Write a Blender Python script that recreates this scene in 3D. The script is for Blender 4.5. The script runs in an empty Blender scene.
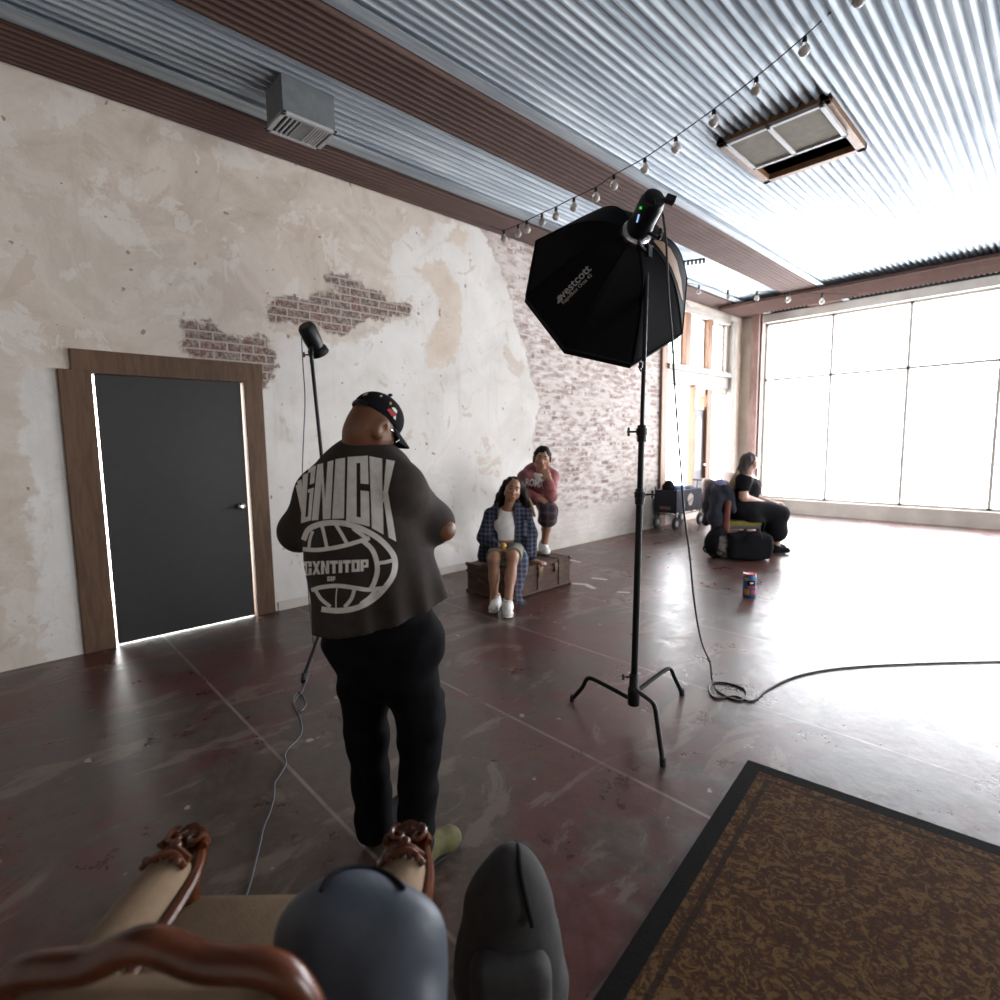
import bpy, bmesh, math, random
import numpy as np
from mathutils import Vector, Matrix
from mathutils.bvhtree import BVHTree
random.seed(7); np.random.seed(7)
scene = bpy.context.scene
COL = scene.collection
# ---------------------------------------------------------------- camera
FPX = 541.0; EYE = np.array([0.0, 0.0, 1.55])
def cam_axes(yaw, pitch, roll):
    y, p, r = (math.radians(v) for v in (yaw, pitch, roll))
    f = np.array([-math.sin(y)*math.cos(p), math.cos(y)*math.cos(p), -math.sin(p)])
    rt = np.array([math.cos(y), math.sin(y), 0.0]); up = np.cross(rt, f)
    R = rt*math.cos(r) + up*math.sin(r); return f, R, np.cross(R, f)
CF, CR, CU = cam_axes(46.6, 6.1, -0.8)
AWAY = np.array([-math.sin(math.radians(46.6)), math.cos(math.radians(46.6)), 0.0])
SIDE = np.array([AWAY[1], -AWAY[0], 0.0]); UP = np.array([0.0, 0.0, 1.0])
cam_data = bpy.data.cameras.new('camera'); cam = bpy.data.objects.new('camera', cam_data); COL.objects.link(cam)
cam_data.sensor_width = 36.0; cam_data.lens = FPX/1000*36.0; cam_data.clip_start = 0.05
cam_data.dof.use_dof = True; cam_data.dof.focus_distance = 2.6; cam_data.dof.aperture_fstop = 1.9
M = Matrix.Identity(4)
for i, ax in enumerate((CR, CU, -CF)):
    for j in range(3): M[j][i] = ax[j]
M.translation = Vector(EYE); cam.matrix_world = M
scene.camera = cam
# ---------------------------------------------------------------- world and exposure
world = bpy.data.worlds.new('sky'); scene.world = world; world.use_nodes = True
world.node_tree.nodes['Background'].inputs[0].default_value = (1.0, 0.985, 0.97, 1)
world.node_tree.nodes['Background'].inputs[1].default_value = 14.0
vs = scene.view_settings
vs.view_transform = 'Standard'; vs.look = 'None'; vs.gamma = 1.0; vs.use_curve_mapping = False
vs.exposure = 0.5
# daylight enters through the real window openings: portals only guide the sky light through them
PORTALS = [((5.05, 5.5, 2.0), (2.6, 2.6), 'y'),
           ((-2.1, 12.05, 2.1), (4.9, 3.7), 'x'), ((2.6, 12.05, 2.1), (3.8, 3.7), 'x'), ((-5.1, 10.1, 2.0), (2.9, 3.8), '-y')]
for c, (w, h), d in PORTALS:
    L = bpy.data.lights.new('window_portal', 'AREA'); L.shape = 'RECTANGLE'; L.size = w; L.size_y = h; L.cycles.is_portal = True
    o = bpy.data.objects.new('window_portal', L); COL.objects.link(o); o.location = c
    n = {'y': Vector((-1, 0, 0)), '-y': Vector((1, 0, 0)), 'x': Vector((0, -1, 0))}[d]
    o.rotation_euler = n.to_track_quat('-Z', 'Y').to_euler()

# ---------------------------------------------------------------- measuring helpers (photo pixel -> place in the room)
def ray(x, y):
    d = CF*FPX + CR*(x-500) - CU*(y-500); return d/np.linalg.norm(d)
def on_z(x, y, z=0.0):
    d = ray(x, y); return EYE + d*((z-EYE[2])/d[2])
def on_x(x, y, X):
    d = ray(x, y); return EYE + d*((X-EYE[0])/d[0])
def on_y(x, y, Y):
    d = ray(x, y); return EYE + d*((Y-EYE[1])/d[1])
def at_h(x, y, depth):                      # horizontal distance along the viewing direction
    d = ray(x, y); return EYE + d*(depth/(d@AWAY))
V = lambda *a: np.array(a, float)
def unit(v):
    v = np.asarray(v, float); return v/np.linalg.norm(v)

# ---------------------------------------------------------------- object helpers
def link(name, me, mat=None, parent=None, smooth=True):
    o = bpy.data.objects.new(name, me); COL.objects.link(o)
    if mat is not None: me.materials.append(mat)
    if smooth:
        me.polygons.foreach_set('use_smooth', [True]*len(me.polygons))
    if parent is not None: o.parent = parent; o.matrix_parent_inverse = parent_inv(parent)
    return o
def parent_inv(p): return world_of(p).inverted()
def world_of(o):
    m = Matrix.LocRotScale(o.location, o.rotation_euler, o.scale)
    if o.parent is not None: m = world_of(o.parent) @ o.matrix_parent_inverse @ m
    return m
def tag(o, label, cat, group=None, kind=None):
    o['label'] = label; o['category'] = cat
    if group: o['group'] = group
    if kind: o['kind'] = kind
    return o
def structure(o, kind='structure'):
    o['kind'] = kind; return o
def empty(name, loc, label, cat, group=None):
    o = bpy.data.objects.new(name, None); COL.objects.link(o); o.location = Vector(loc); o.empty_display_size = 0.1
    return tag(o, label, cat, group)
def copy_thing(root, delta, label=None):
    def cp(o, par):
        c = o.copy(); COL.objects.link(c)
        if par is not None: c.parent = par
        for ch in [x for x in bpy.data.objects if x.parent == o]: cp(ch, c)
        return c
    r = cp(root, None); r.location = root.location + Vector(delta)
    if label: r['label'] = label
    return r
class MB:
    """collects shapes into one mesh"""
    def __init__(s): s.v = []; s.f = []
    def add(s, v, f):
        n = len(s.v); s.v += [tuple(map(float, p)) for p in v]; s.f += [tuple(n+i for i in q) for q in f]; return s
    def box(s, c, half, ax=None):
        c = np.asarray(c, float); ax = np.eye(3) if ax is None else np.asarray(ax, float)
        P = [c + sx*half[0]*ax[0] + sy*half[1]*ax[1] + sz*half[2]*ax[2] for sx in (-1, 1) for sy in (-1, 1) for sz in (-1, 1)]
        return s.add(P, [(0, 1, 3, 2), (4, 6, 7, 5), (0, 4, 5, 1), (2, 3, 7, 6), (0, 2, 6, 4), (1, 5, 7, 3)])
    def span(s, a, b):
        a = np.asarray(a, float); b = np.asarray(b, float); return s.box((a+b)/2, np.abs(b-a)/2)
    def tube(s, pts, r, n=10, caps=True, side=None):
        pts = [np.asarray(p, float) for p in pts]; m = len(pts)
        rr = r if isinstance(r, list) else [r]*m
        T = [unit(pts[min(i+1, m-1)]-pts[max(i-1, 0)]) for i in range(m)]
        u = np.asarray(side, float) if side is not None else (V(0, 0, 1) if abs(T[0][2]) < .9 else V(1, 0, 0))
        base = len(s.v); verts = []
        for i in range(m):
            u = unit(u - T[i]*(u@T[i])); w = np.cross(T[i], u)
            a, b = (rr[i] if isinstance(rr[i], (tuple, list)) else (rr[i], rr[i]))
            for k in range(n):
                t = 2*math.pi*k/n; verts.append(pts[i] + u*a*math.cos(t) + w*b*math.sin(t))
        faces = [(i*n+k, i*n+(k+1) % n, (i+1)*n+(k+1) % n, (i+1)*n+k) for i in range(m-1) for k in range(n)]
        if caps:
            faces += [tuple(range(n-1, -1, -1)), tuple((m-1)*n+k for k in range(n))]
        return s.add(verts, faces)
    def lathe(s, c, ax, prof, n=24):
        c = np.asarray(c, float); ax = unit(ax)
        u = unit(np.cross(ax, V(0, 0, 1) if abs(ax[2]) < .9 else V(1, 0, 0))); w = np.cross(ax, u)
        verts = []
        for d, r in prof:
            for k in range(n):
                t = 2*math.pi*k/n; verts.append(c+ax*d+max(r, 1e-4)*(u*math.cos(t)+w*math.sin(t)))
        m = len(prof)
        faces = [(i*n+k, i*n+(k+1) % n, (i+1)*n+(k+1) % n, (i+1)*n+k) for i in range(m-1) for k in range(n)]
        faces += [tuple(range(n-1, -1, -1)), tuple((m-1)*n+k for k in range(n))]
        return s.add(verts, faces)
    def ball(s, c, r, n=12):
        c = np.asarray(c, float); r = np.asarray(r if hasattr(r, '__len__') else (r, r, r), float)
        verts = [c+r*V(0, 0, -1)]; m = n//2
        for i in range(1, m):
            ph = -math.pi/2+math.pi*i/m
            for k in range(n):
                t = 2*math.pi*k/n; verts.append(c+r*V(math.cos(ph)*math.cos(t), math.cos(ph)*math.sin(t), math.sin(ph)))
        verts.append(c+r*V(0, 0, 1)); e = len(verts)-1
        faces = [(0, 1+(k+1) % n, 1+k) for k in range(n)] + [(e, 1+(m-2)*n+k, 1+(m-2)*n+(k+1) % n) for k in range(n)]
        faces += [(1+i*n+k, 1+i*n+(k+1) % n, 1+(i+1)*n+(k+1) % n, 1+(i+1)*n+k) for i in range(m-2) for k in range(n)]
        return s.add(verts, faces)
    def build(s, name, mat, parent=None, smooth=True, bevel=0.0, fix=True):
        me = bpy.data.meshes.new(name); me.from_pydata(s.v, [], s.f); me.validate()
        if fix:
            b = bmesh.new(); b.from_mesh(me); bmesh.ops.recalc_face_normals(b, faces=b.faces)
            if bevel > 0:
                bmesh.ops.bevel(b, geom=[e for e in b.edges if len(e.link_faces) == 2 and e.calc_face_angle(0) > .6], offset=bevel, segments=2, affect='EDGES', profile=.6)
            b.to_mesh(me); b.free()
        o = link(name, me, mat, parent, smooth)
        if smooth:
            for e in me.edges: pass
            try: me.set_sharp_from_angle(angle=math.radians(40))
            except Exception: pass
        return o
def catmull(pts, n=8):
    P = [np.asarray(p, float) for p in pts]; P = [2*P[0]-P[1]]+P+[2*P[-1]-P[-2]]; out = []
    for i in range(1, len(P)-2):
        for k in range(n):
            t = k/n
            out.append(.5*((2*P[i])+(P[i+1]-P[i-1])*t+(2*P[i-1]-5*P[i]+4*P[i+1]-P[i+2])*t*t+(3*P[i]-P[i-1]-3*P[i+1]+P[i+2])*t**3))
    out.append(P[-2]); return out
# ---------------------------------------------------------------- continuous bodies and cloth: blended volumes meshed by surface nets
def CAP(a, b, ra, rb=None, axis=None, sc=1.0): return ('c', V(*a), V(*b), ra, ra if rb is None else rb, None if axis is None else unit(axis), sc)
def ELL(c, r, ax=None): return ('e', V(*c), V(*r), np.eye(3) if ax is None else np.array(ax, float))
def BOX(c, h, ax=None, r=.02): return ('b', V(*c), V(*h), np.eye(3) if ax is None else np.array(ax, float), r)
def d_prim(P, p):
    if p[0] == 'c':
        _, a, b, ra, rb, ax, sc = p
        q = P-a; ab = b-a
        if ax is not None:
            q = q+np.outer(q@ax, ax)*(sc-1); ab = ab+ax*(ab@ax)*(sc-1)
        t = np.clip(q@ab/max(ab@ab, 1e-9), 0, 1)
        return np.linalg.norm(q-np.outer(t, ab), axis=1)-(ra+(rb-ra)*t)
    if p[0] == 'e':
        q = (P-p[1])@p[3].T; k0 = np.linalg.norm(q/p[2], axis=1); k1 = np.linalg.norm(q/p[2]**2, axis=1)
        return k0*(k0-1)/np.maximum(k1, 1e-6)
    q = np.abs((P-p[1])@p[3].T)-(p[2]-p[4])
    return np.linalg.norm(np.maximum(q, 0), axis=1)+np.minimum(q.max(1), 0)-p[4]
def bounds(prims):
    lo = np.full(3, 1e9); hi = -lo
    for p in prims:
        if p[0] == 'k': p = p[2]
        if p[0] == 'c':
            for c, r in ((p[1], p[3]), (p[2], p[4])): lo = np.minimum(lo, c-r); hi = np.maximum(hi, c+r)
        else:
            r = np.abs(p[3]).T@p[2]; lo = np.minimum(lo, p[1]-r); hi = np.maximum(hi, p[1]+r)
    return lo, hi
def snets(F, o, h):
    nx, ny, nz = F.shape; S = F < 0
    cs = [(i, j, k) for i in (0, 1) for j in (0, 1) for k in (0, 1)]
    sl = lambda A, c: A[c[0]:nx-1+c[0], c[1]:ny-1+c[1], c[2]:nz-1+c[2]]
    cnt = sum(sl(S, c).astype(np.int8) for c in cs); act = (cnt > 0) & (cnt < 8)
    I = np.argwhere(act); idx = -np.ones(act.shape, int); idx[act] = np.arange(len(I))
    vals = {c: sl(F, c)[act] for c in cs}; acc = np.zeros((len(I), 3)); num = np.zeros(len(I))
    for a in cs:
        for ax in range(3):
            if a[ax] == 0:
                b = list(a); b[ax] = 1; b = tuple(b); fa, fb = vals[a], vals[b]; m = (fa < 0) != (fb < 0)
                t = np.where(m, fa/np.where(m, fa-fb, 1), 0); p = np.tile(np.array(a, float), (len(I), 1)); p[:, ax] += t
                acc += p*m[:, None]; num += m
    Vv = (I+acc/num[:, None])*h+o; Q = []
    for ax in range(3):
        A = [slice(None)]*3; B = [slice(None)]*3; A[ax] = slice(0, -1); B[ax] = slice(1, None)
        ch = S[tuple(A)] != S[tuple(B)]; E = np.argwhere(ch)
        u, w = (ax+1) % 3, (ax+2) % 3
        ok = (E[:, u] > 0) & (E[:, w] > 0) & (E[:, u] < F.shape[u]-1) & (E[:, w] < F.shape[w]-1); E = E[ok]
        ins = S[E[:, 0], E[:, 1], E[:, 2]]
        def g(du, dw):
            X = E.copy(); X[:, u] += du; X[:, w] += dw; return idx[X[:, 0], X[:, 1], X[:, 2]]
        q = np.stack([g(-1, -1), g(0, -1), g(0, 0), g(-1, 0)], 1); q[~ins] = q[~ins][:, ::-1]; Q.append(q)
    return Vv, np.concatenate(Q)
def solid(name, prims, mat, parent=None, h=.008, k=.03, cut=(), sub=(), noise=None, mod=None):
    """cut: list of (point, outward normal) planes removing what lies beyond; sub: volumes taken away"""
    lo, hi = bounds(prims); lo = lo-3*h-k*.3; hi = hi+3*h+k*.3
    n = np.ceil((hi-lo)/h).astype(int)+1
    ax_ = [lo[i]+h*np.arange(n[i]) for i in range(3)]
    D3 = np.full(n, 1.0); pad = k+3*h
    for p in prims:
        kk = k
        if p[0] == 'k': kk, p = p[1], p[2]
        bl, bh = bounds([p]); sl = tuple(slice(max(0, int((bl[i]-pad-lo[i])/h)), int((bh[i]+pad-lo[i])/h)+2) for i in range(3))
        G3 = np.stack(np.meshgrid(*[ax_[i][sl[i]] for i in range(3)], indexing='ij'), -1); d = d_prim(G3.reshape(-1, 3), p).reshape(G3.shape[:3]); D0 = D3[sl]
        t = np.clip(.5+.5*(d-D0)/kk, 0, 1); D3[sl] = d*(1-t)+D0*t-kk*t*(1-t)
    D = D3.reshape(-1)
    g = np.stack(np.meshgrid(*ax_, indexing='ij'), -1).reshape(-1, 3)
    if noise is not None: D = D+noise(g)
    for p in sub:
        d = -d_prim(g, p); kk = .012; t = np.clip(.5-.5*(d-D)/kk, 0, 1); D = d*(1-t)+D*t+kk*t*(1-t)
    for c, nn in cut: D = np.maximum(D, (g-np.asarray(c, float))@unit(nn))
    if mod is not None: D = mod(g, D)
    vv, ff = snets(D.reshape(n), lo, h)
    me = bpy.data.meshes.new(name); me.from_pydata(vv.tolist(), [], ff.tolist()); me.update()
    return link(name, me, mat, parent)
def wrinkle(amp, fx, fz, seed=0):
    r = np.random.RandomState(seed); ks = [(r.normal(size=3)*np.array([fx, fx, fz]), r.uniform(0, 6.28)) for _ in range(7)]
    def f(g):
        s = np.zeros(len(g))
        for kv, ph in ks: s += np.sin(g@kv+ph)
        return amp*s/2.6
    return f
def bvh_of(o):
    me = o.data; mw = world_of(o)
    return BVHTree.FromPolygons([mw @ v.co for v in me.vertices], [tuple(p.vertices) for p in me.polygons])

# ---------------------------------------------------------------- materials
class G:
    def __init__(s, name):
        s.m = bpy.data.materials.new(name); s.m.use_nodes = True; s.t = s.m.node_tree; s.b = s.t.nodes['Principled BSDF']
    def n(s, typ, ins=None, **kw):
        x = s.t.nodes.new('ShaderNode'+typ)
        for a, v in kw.items(): setattr(x, a, v)
        for i, v in (ins or {}).items(): s.put(x.inputs[i], v)
        return x
    def put(s, sock, v):
        if isinstance(v, bpy.types.NodeSocket): s.t.links.new(v, sock)
        else: sock.default_value = (*v, 1) if hasattr(v, '__len__') and len(v) == 3 and sock.type == 'RGBA' else v
    def math(s, op, a, b=0.0, c=0.0, clamp=False):
        return s.n('Math', {0: a, 1: b, 2: c}, operation=op, use_clamp=clamp).outputs[0]
    def mix(s, f, a, b, mode='MIX'):
        x = s.n('Mix', data_type='RGBA', blend_type=mode); s.put(x.inputs[0], f); s.put(x.inputs[6], a); s.put(x.inputs[7], b); return x.outputs[2]
    def ramp(s, f, stops, interp='LINEAR'):
        x = s.n('ValToRGB', {0: f}); r = x.color_ramp; r.interpolation = interp
        while len(r.elements) < len(stops): r.elements.new(.5)
        for e, (p, c) in zip(r.elements, stops): e.position = p; e.color = (*c, 1) if hasattr(c, '__len__') else (c, c, c, 1)
        return x.outputs[0]
    def noise(s, vec, scale, detail=4, rough=.55, dist=0.0):
        return s.n('TexNoise', {'Vector': vec, 'Scale': scale, 'Detail': detail, 'Roughness': rough, 'Distortion': dist}).outputs[0]
    def pos(s): return s.n('TexCoord').outputs['Object']
    def map(s, vec, scale=(1, 1, 1), loc=(0, 0, 0), rot=(0, 0, 0)):
        return s.n('Mapping', {0: vec, 1: loc, 2: rot, 3: scale}).outputs[0]
    def xyz(s, vec):
        x = s.n('SeparateXYZ', {0: vec}); return x.outputs
    def comb(s, x, y, z): return s.n('CombineXYZ', {0: x, 1: y, 2: z}).outputs[0]
    def attr(s, name): return s.n('Attribute', attribute_name=name).outputs['Fac']
    def step(s, v, a, b): return s.n('MapRange', {0: v, 1: a, 2: b, 3: 0.0, 4: 1.0}, interpolation_type='SMOOTHSTEP').outputs[0]
    def bump(s, h, strength=.3, dist=.01): s.t.links.new(s.n('Bump', {'Height': h, 'Strength': strength, 'Distance': dist}).outputs[0], s.b.inputs['Normal'])
    def out(s, color=None, rough=None, metal=None, spec=None):
        for k, v in (('Base Color', color), ('Roughness', rough), ('Metallic', metal), ('Specular IOR Level', spec)):
            if v is not None: s.put(s.b.inputs[k], v)
        return s.m
def plain(name, c, rough=.6, metal=0.0, vary=.12, scale=14, bump=0.0, spec=None, sheen=0.0):
    g = G(name); n = g.noise(g.pos(), scale, 4)
    hi = tuple(min(1, v*(1+vary)) for v in c); lo = tuple(v*(1-vary) for v in c)
    g.out(g.ramp(n, [(.3, lo), (.7, hi)]), rough, metal, spec)
    if bump: g.bump(g.noise(g.pos(), scale*6, 3), bump, .003)
    if sheen: g.b.inputs['Sheen Weight'].default_value = sheen
    return g.m
MT = {}
MT['black_metal'] = plain('black painted metal', (.007, .007, .008), .42, .2, spec=.3)
MT['black_plastic'] = plain('black plastic', (.006, .006, .007), .45, spec=.3)
MT['black_cloth'] = plain('black cloth', (.010, .010, .012), .85, bump=.2, spec=.08)
MT['softbox_cloth'] = plain('softbox nylon', (.0042, .0042, .0052), .8, bump=.1, spec=.12)
MT['chrome'] = plain('bright metal', (.55, .55, .56), .25, 1.0)
MT['white_print'] = plain('white print', (.70, .67, .63), .75, vary=.1, scale=40)
MT['logo_print'] = plain('logo print', (.42, .40, .38), .75)
MT['tan_crescent'] = plain('tan lining', (.22, .13, .075), .6)
MT['rubber'] = plain('rubber', (.015, .015, .015), .8)
MT['cable_black'] = plain('black cable', (.02, .02, .022), .5)
MT['cable_grey'] = plain('grey cable', (.085, .088, .10), .35)
MT['white_shoe'] = plain('white shoe leather', (.70, .68, .65), .55)
MT['white_cloth'] = plain('white cotton', (.68, .66, .63), .85, bump=.2)
MT['skin_dark'] = plain('dark brown skin', (.155, .060, .027), .5, vary=.14, scale=9)
MT['skin_tan'] = plain('tan skin', (.36, .185, .115), .5, vary=.1, scale=9)
MT['skin_brown'] = plain('warm brown skin', (.31, .15, .088), .48, vary=.1, scale=9)
MT['skin_light'] = plain('light skin', (.56, .33, .25), .5, vary=.08, scale=9)
MT['lips'] = plain('lips', (.24, .085, .07), .45)
MT['eye_white'] = plain('eye white', (.13, .115, .105), .6)
MT['iris'] = plain('dark iris', (.015, .01, .008), .2)
MT['black_hair'] = plain('black hair', (.010, .007, .006), .7, vary=.3, scale=60, bump=.4, spec=.15)
MT['glass_bulb'] = None

def mat_wall():
    g = G('plaster over brick'); P = g.pos(); x, y, z = g.xyz(P)
    yz = g.comb(y, z, 0.0)
    e1 = g.noise(P, 2.2, 8, .65); e2 = g.noise(P, 9, 6, .7); e3 = g.noise(P, 34, 5, .7)
    jit = g.math('ADD', g.math('MULTIPLY', g.math('SUBTRACT', e1, .5), .35), g.math('MULTIPLY', g.math('SUBTRACT', e2, .5), .22))
    brick_in = g.step(g.math('ADD', g.attr('brick'), jit), -.012, .012)           # 1 inside bare brick
    light_in = g.step(g.math('ADD', g.attr('light'), g.math('MULTIPLY', jit, .9)), -.02, .03)
    tan_in = g.step(g.math('ADD', g.attr('tan'), g.math('MULTIPLY', jit, 1.1)), -.02, .05)
    # plaster
    old = g.ramp(g.noise(P, 1.3, 7, .62, .6), [(.26, (.40, .325, .262)), (.42, (.53, .455, .385)), (.52, (.60, .53, .465)), (.60, (.52, .45, .385)), (.75, (.62, .57, .52))])
    new = g.ramp(g.noise(P, 1.7, 7, .6, .4), [(.3, (.56, .525, .485)), (.5, (.65, .62, .585)), (.72, (.72, .70, .67))])
    pl = g.mix(light_in, old, new)
    flake = g.step(g.math('ADD', g.noise(P, 3.1, 7, .66, .5), g.math('MULTIPLY', e2, .16)), .635, .66)
    pl = g.mix(g.math('MULTIPLY', flake, .55), pl, (.66, .62, .575))
    flk2 = g.step(g.math('ADD', g.noise(P, 2.3, 7, .68, .8), g.math('MULTIPLY', e2, .2)), .70, .72)
    pl = g.mix(g.math('MULTIPLY', flk2, .5), pl, (.47, .37, .29))
    tanc = g.ramp(e1, [(.35, (.50, .375, .27)), (.6, (.60, .50, .41))])
    pl = g.mix(g.math('MULTIPLY', tan_in, .75), pl, tanc)
    streak = g.noise(g.map(P, (1, 7, .6)), 1.2, 6, .6)
    pl = g.mix(g.math('MULTIPLY', g.step(streak, .56, .8), .28), pl, (.36, .29, .235))
    spots = g.step(g.noise(P, 13, 2, .4), .735, .765)
    pl = g.mix(g.math('MULTIPLY', spots, .75), pl, (.22, .12, .085))
    grime = g.math('MULTIPLY', g.step(e3, .58, .8), .2)
    pl = g.mix(grime, pl, (.30, .26, .23))
    crack = g.n('TexVoronoi', {'Vector': g.n('VectorMath', {0: P, 1: g.comb(0.0, g.math('MULTIPLY', e2, .3), g.math('MULTIPLY', e1, .4))}, operation='ADD').outputs[0], 'Scale': .8}, feature='DISTANCE_TO_EDGE').outputs[0]
    pl = g.mix(g.math('MULTIPLY', g.math('SUBTRACT', 1.0, g.step(crack, .0, .006)), .14), pl, (.26, .21, .18))
    # brick
    bt = g.n('TexBrick', {'Vector': g.map(yz, (1, 1, 1), (.03, .012, 0)), 'Scale': 1.0, 'Color1': (.16, .078, .060), 'Color2': (.125, .092, .078), 'Mortar': (.42, .37, .33),
                         'Mortar Size': .0075, 'Mortar Smooth': .25, 'Bias': 0.0, 'Brick Width': .215, 'Row Height': .074})
    bc = g.mix(g.math('MULTIPLY', g.step(e3, .40, .66), .75), bt.outputs[0], (.40, .35, .31))
    # whitewashed brick towards the street end
    wash_n = g.math('ADD', g.math('MULTIPLY', g.noise(g.map(P, (1, 1.0, 3.2)), 5.5, 7, .66), .75), g.math('MULTIPLY', e1, .33))
    wash = g.step(wash_n, .66, .47)
    far = g.step(y, 4.3, 4.9)
    low = g.step(g.math('ADD', z, g.math('MULTIPLY', e1, .2)), .72, .60)
    bt2 = g.n('TexBrick', {'Vector': g.map(yz, (1, 1, 1), (.03, .012, 0)), 'Scale': 1.0, 'Color1': (0, 0, 0), 'Color2': (1, 1, 1), 'Mortar': (0, 0, 0), 'Mortar Size': .012, 'Mortar Smooth': .4, 'Bias': 0.0, 'Brick Width': .215, 'Row Height': .074}).outputs[0]
    wcol = g.mix(g.step(e1, .35, .65), (.56, .50, .46), (.66, .615, .585))
    wcol = g.mix(g.math('MULTIPLY', bt.outputs[1], .25), wcol, (.45, .36, .33))
    bc = g.mix(g.math('MULTIPLY', far, .62), bc, (.40, .31, .28))
    bc = g.mix(g.math('MULTIPLY', far, g.math('MAXIMUM', wash, g.math('MULTIPLY', low, .85))), bc, wcol)
    marks = g.math('MULTIPLY', g.math('MULTIPLY', g.step(bt2, .50, .80), g.step(g.noise(P, 7, 6, .7), .47, .56)), g.math('SUBTRACT', 1.0, g.math('MULTIPLY', low, .8)))
    bc = g.mix(g.math('MULTIPLY', g.math('MULTIPLY', marks, far), .8), bc, (.20, .125, .11))
    col = g.mix(brick_in, pl, bc)
    edge = g.math('MULTIPLY', g.step(g.math('ABSOLUTE', g.math('ADD', g.attr('brick'), jit)), .03, .0), .5)
    col = g.mix(edge, col, (.33, .27, .23))
    hgt = g.math('ADD', g.math('MULTIPLY', g.math('SUBTRACT', 1.0, brick_in), 1.6), g.math('ADD', g.math('MULTIPLY', g.math('SUBTRACT', 1.0, bt.outputs[1]), g.math('MULTIPLY', brick_in, .6)), g.math('MULTIPLY', e3, .25)))
    g.bump(hgt, .5, .012)
    return g.out(col, .88, 0.0, .25)
def mat_floor():
    g = G('worn painted concrete'); P = g.pos(); x, y, z = g.xyz(P)
    a = g.noise(P, .75, 8, .62, .7); b = g.noise(P, 2.8, 8, .66, .5); c = g.noise(P, 11, 6, .7); d = g.noise(g.map(P, (1.6, .7, 1), rot=(0, 0, .5)), 1.6, 7, .65, 1.2)
    red = g.mix(g.step(c, .3, .7), (.062, .019, .0145), (.098, .033, .026))
    gry = g.mix(g.step(c, .3, .7), (.046, .032, .026), (.085, .062, .050))
    col = g.mix(g.step(g.math('ADD', g.math('MULTIPLY', a, .6), g.math('MULTIPLY', b, .4)), .465, .535), red, gry)
    col = g.mix(g.math('MULTIPLY', g.step(d, .545, .61), .65), col, (.165, .122, .095))
    col = g.mix(g.math('MULTIPLY', g.step(b, .42, .30), .7), col, (.030, .024, .021))
    chips = g.step(g.noise(P, 6.5, 3, .5), .70, .74)
    col = g.mix(g.math('MULTIPLY', chips, .7), col, (.42, .36, .30))
    # control joints running across the room
    jy = g.math('ABSOLUTE', g.math('SUBTRACT', g.math('MODULO', g.math('ADD', y, 20.0 + JOFF), JSTEP), JSTEP/2))
    jl = g.step(g.math('ADD', jy, g.math('MULTIPLY', g.math('SUBTRACT', c, .5), .008)), .012, .004)
    jm = g.math('MULTIPLY', jl, g.step(b, .3, .5))
    col = g.mix(g.math('MULTIPLY', jm, .6), col, (.27, .22, .19))
    for (ax_, ay_), (bx_, by_), wd in SCRAPES:                       # white paint scrapes near the trunk
        ux, uy = bx_-ax_, by_-ay_; ll = max(ux*ux+uy*uy, 1e-6)
        t = g.math('DIVIDE', g.math('ADD', g.math('MULTIPLY', g.math('SUBTRACT', x, ax_), ux), g.math('MULTIPLY', g.math('SUBTRACT', y, ay_), uy)), ll, clamp=True)
        dx = g.math('SUBTRACT', g.math('SUBTRACT', x, ax_), g.math('MULTIPLY', t, ux)); dy = g.math('SUBTRACT', g.math('SUBTRACT', y, ay_), g.math('MULTIPLY', t, uy))
        dd_ = g.math('SQRT', g.math('ADD', g.math('MULTIPLY', dx, dx), g.math('MULTIPLY', dy, dy)))
        col = g.mix(g.math('MULTIPLY', g.step(g.math('ADD', dd_, g.math('MULTIPLY', g.math('SUBTRACT', c, .5), .05)), wd, wd*.6), .85), col, (.55, .52, .48))
    rough = g.math('ADD', .16, g.math('ADD', g.math('MULTIPLY', b, .28), g.math('MULTIPLY', g.step(c, .4, .7), .10)))
    g.bump(g.math('ADD', g.math('MULTIPLY', b, .7), g.math('MULTIPLY', c, .4)), .40, .008)
    return g.out(col, rough, 0.0, .5)
JSTEP = 1.45; JOFF = 0.0
def mat_galv():
    g = G('galvanised corrugated sheet'); P = g.pos()
    s = g.noise(g.map(P, (9, .35, 1)), 2.0, 6, .6); b = g.noise(P, 1.1, 6, .6); c = g.noise(P, 5, 5, .6)
    col = g.mix(g.step(s, .35, .68), (.24, .28, .32), (.43, .475, .51))
    col = g.mix(g.math('MULTIPLY', g.step(b, .5, .7), .45), col, (.24, .28, .33))
    col = g.mix(g.math('MULTIPLY', g.step(c, .735, .78), .85), col, (.36, .19, .10))
    return g.out(col, g.math('ADD', .42, g.math('MULTIPLY', b, .2)), .45)
def mat_rust():
    g = G('rusted corrugated sheet'); P = g.pos()
    s = g.noise(g.map(P, (12, .5, 1)), 2.0, 6, .6); b = g.noise(P, 2, 6, .6)
    col = g.mix(s, (.055, .025, .018), (.115, .058, .043)); col = g.mix(g.math('MULTIPLY', g.step(b, .5, .75), .5), col, (.14, .082, .064))
    return g.out(col, .75, .1)
def mat_wood(name, c1, c2, sc=(1, 1, 1), rough=.6):
    g = G(name); P = g.pos(); w = g.noise(g.map(P, sc), 7, 6, .6, 1.0); b = g.noise(P, 3, 5, .6)
    col = g.mix(g.step(w, .3, .7), c1, c2); col = g.mix(g.math('MULTIPLY', g.step(b, .55, .75), .5), col, tuple(v*.55 for v in c1))
    g.bump(w, .2, .004); return g.out(col, rough)
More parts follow.
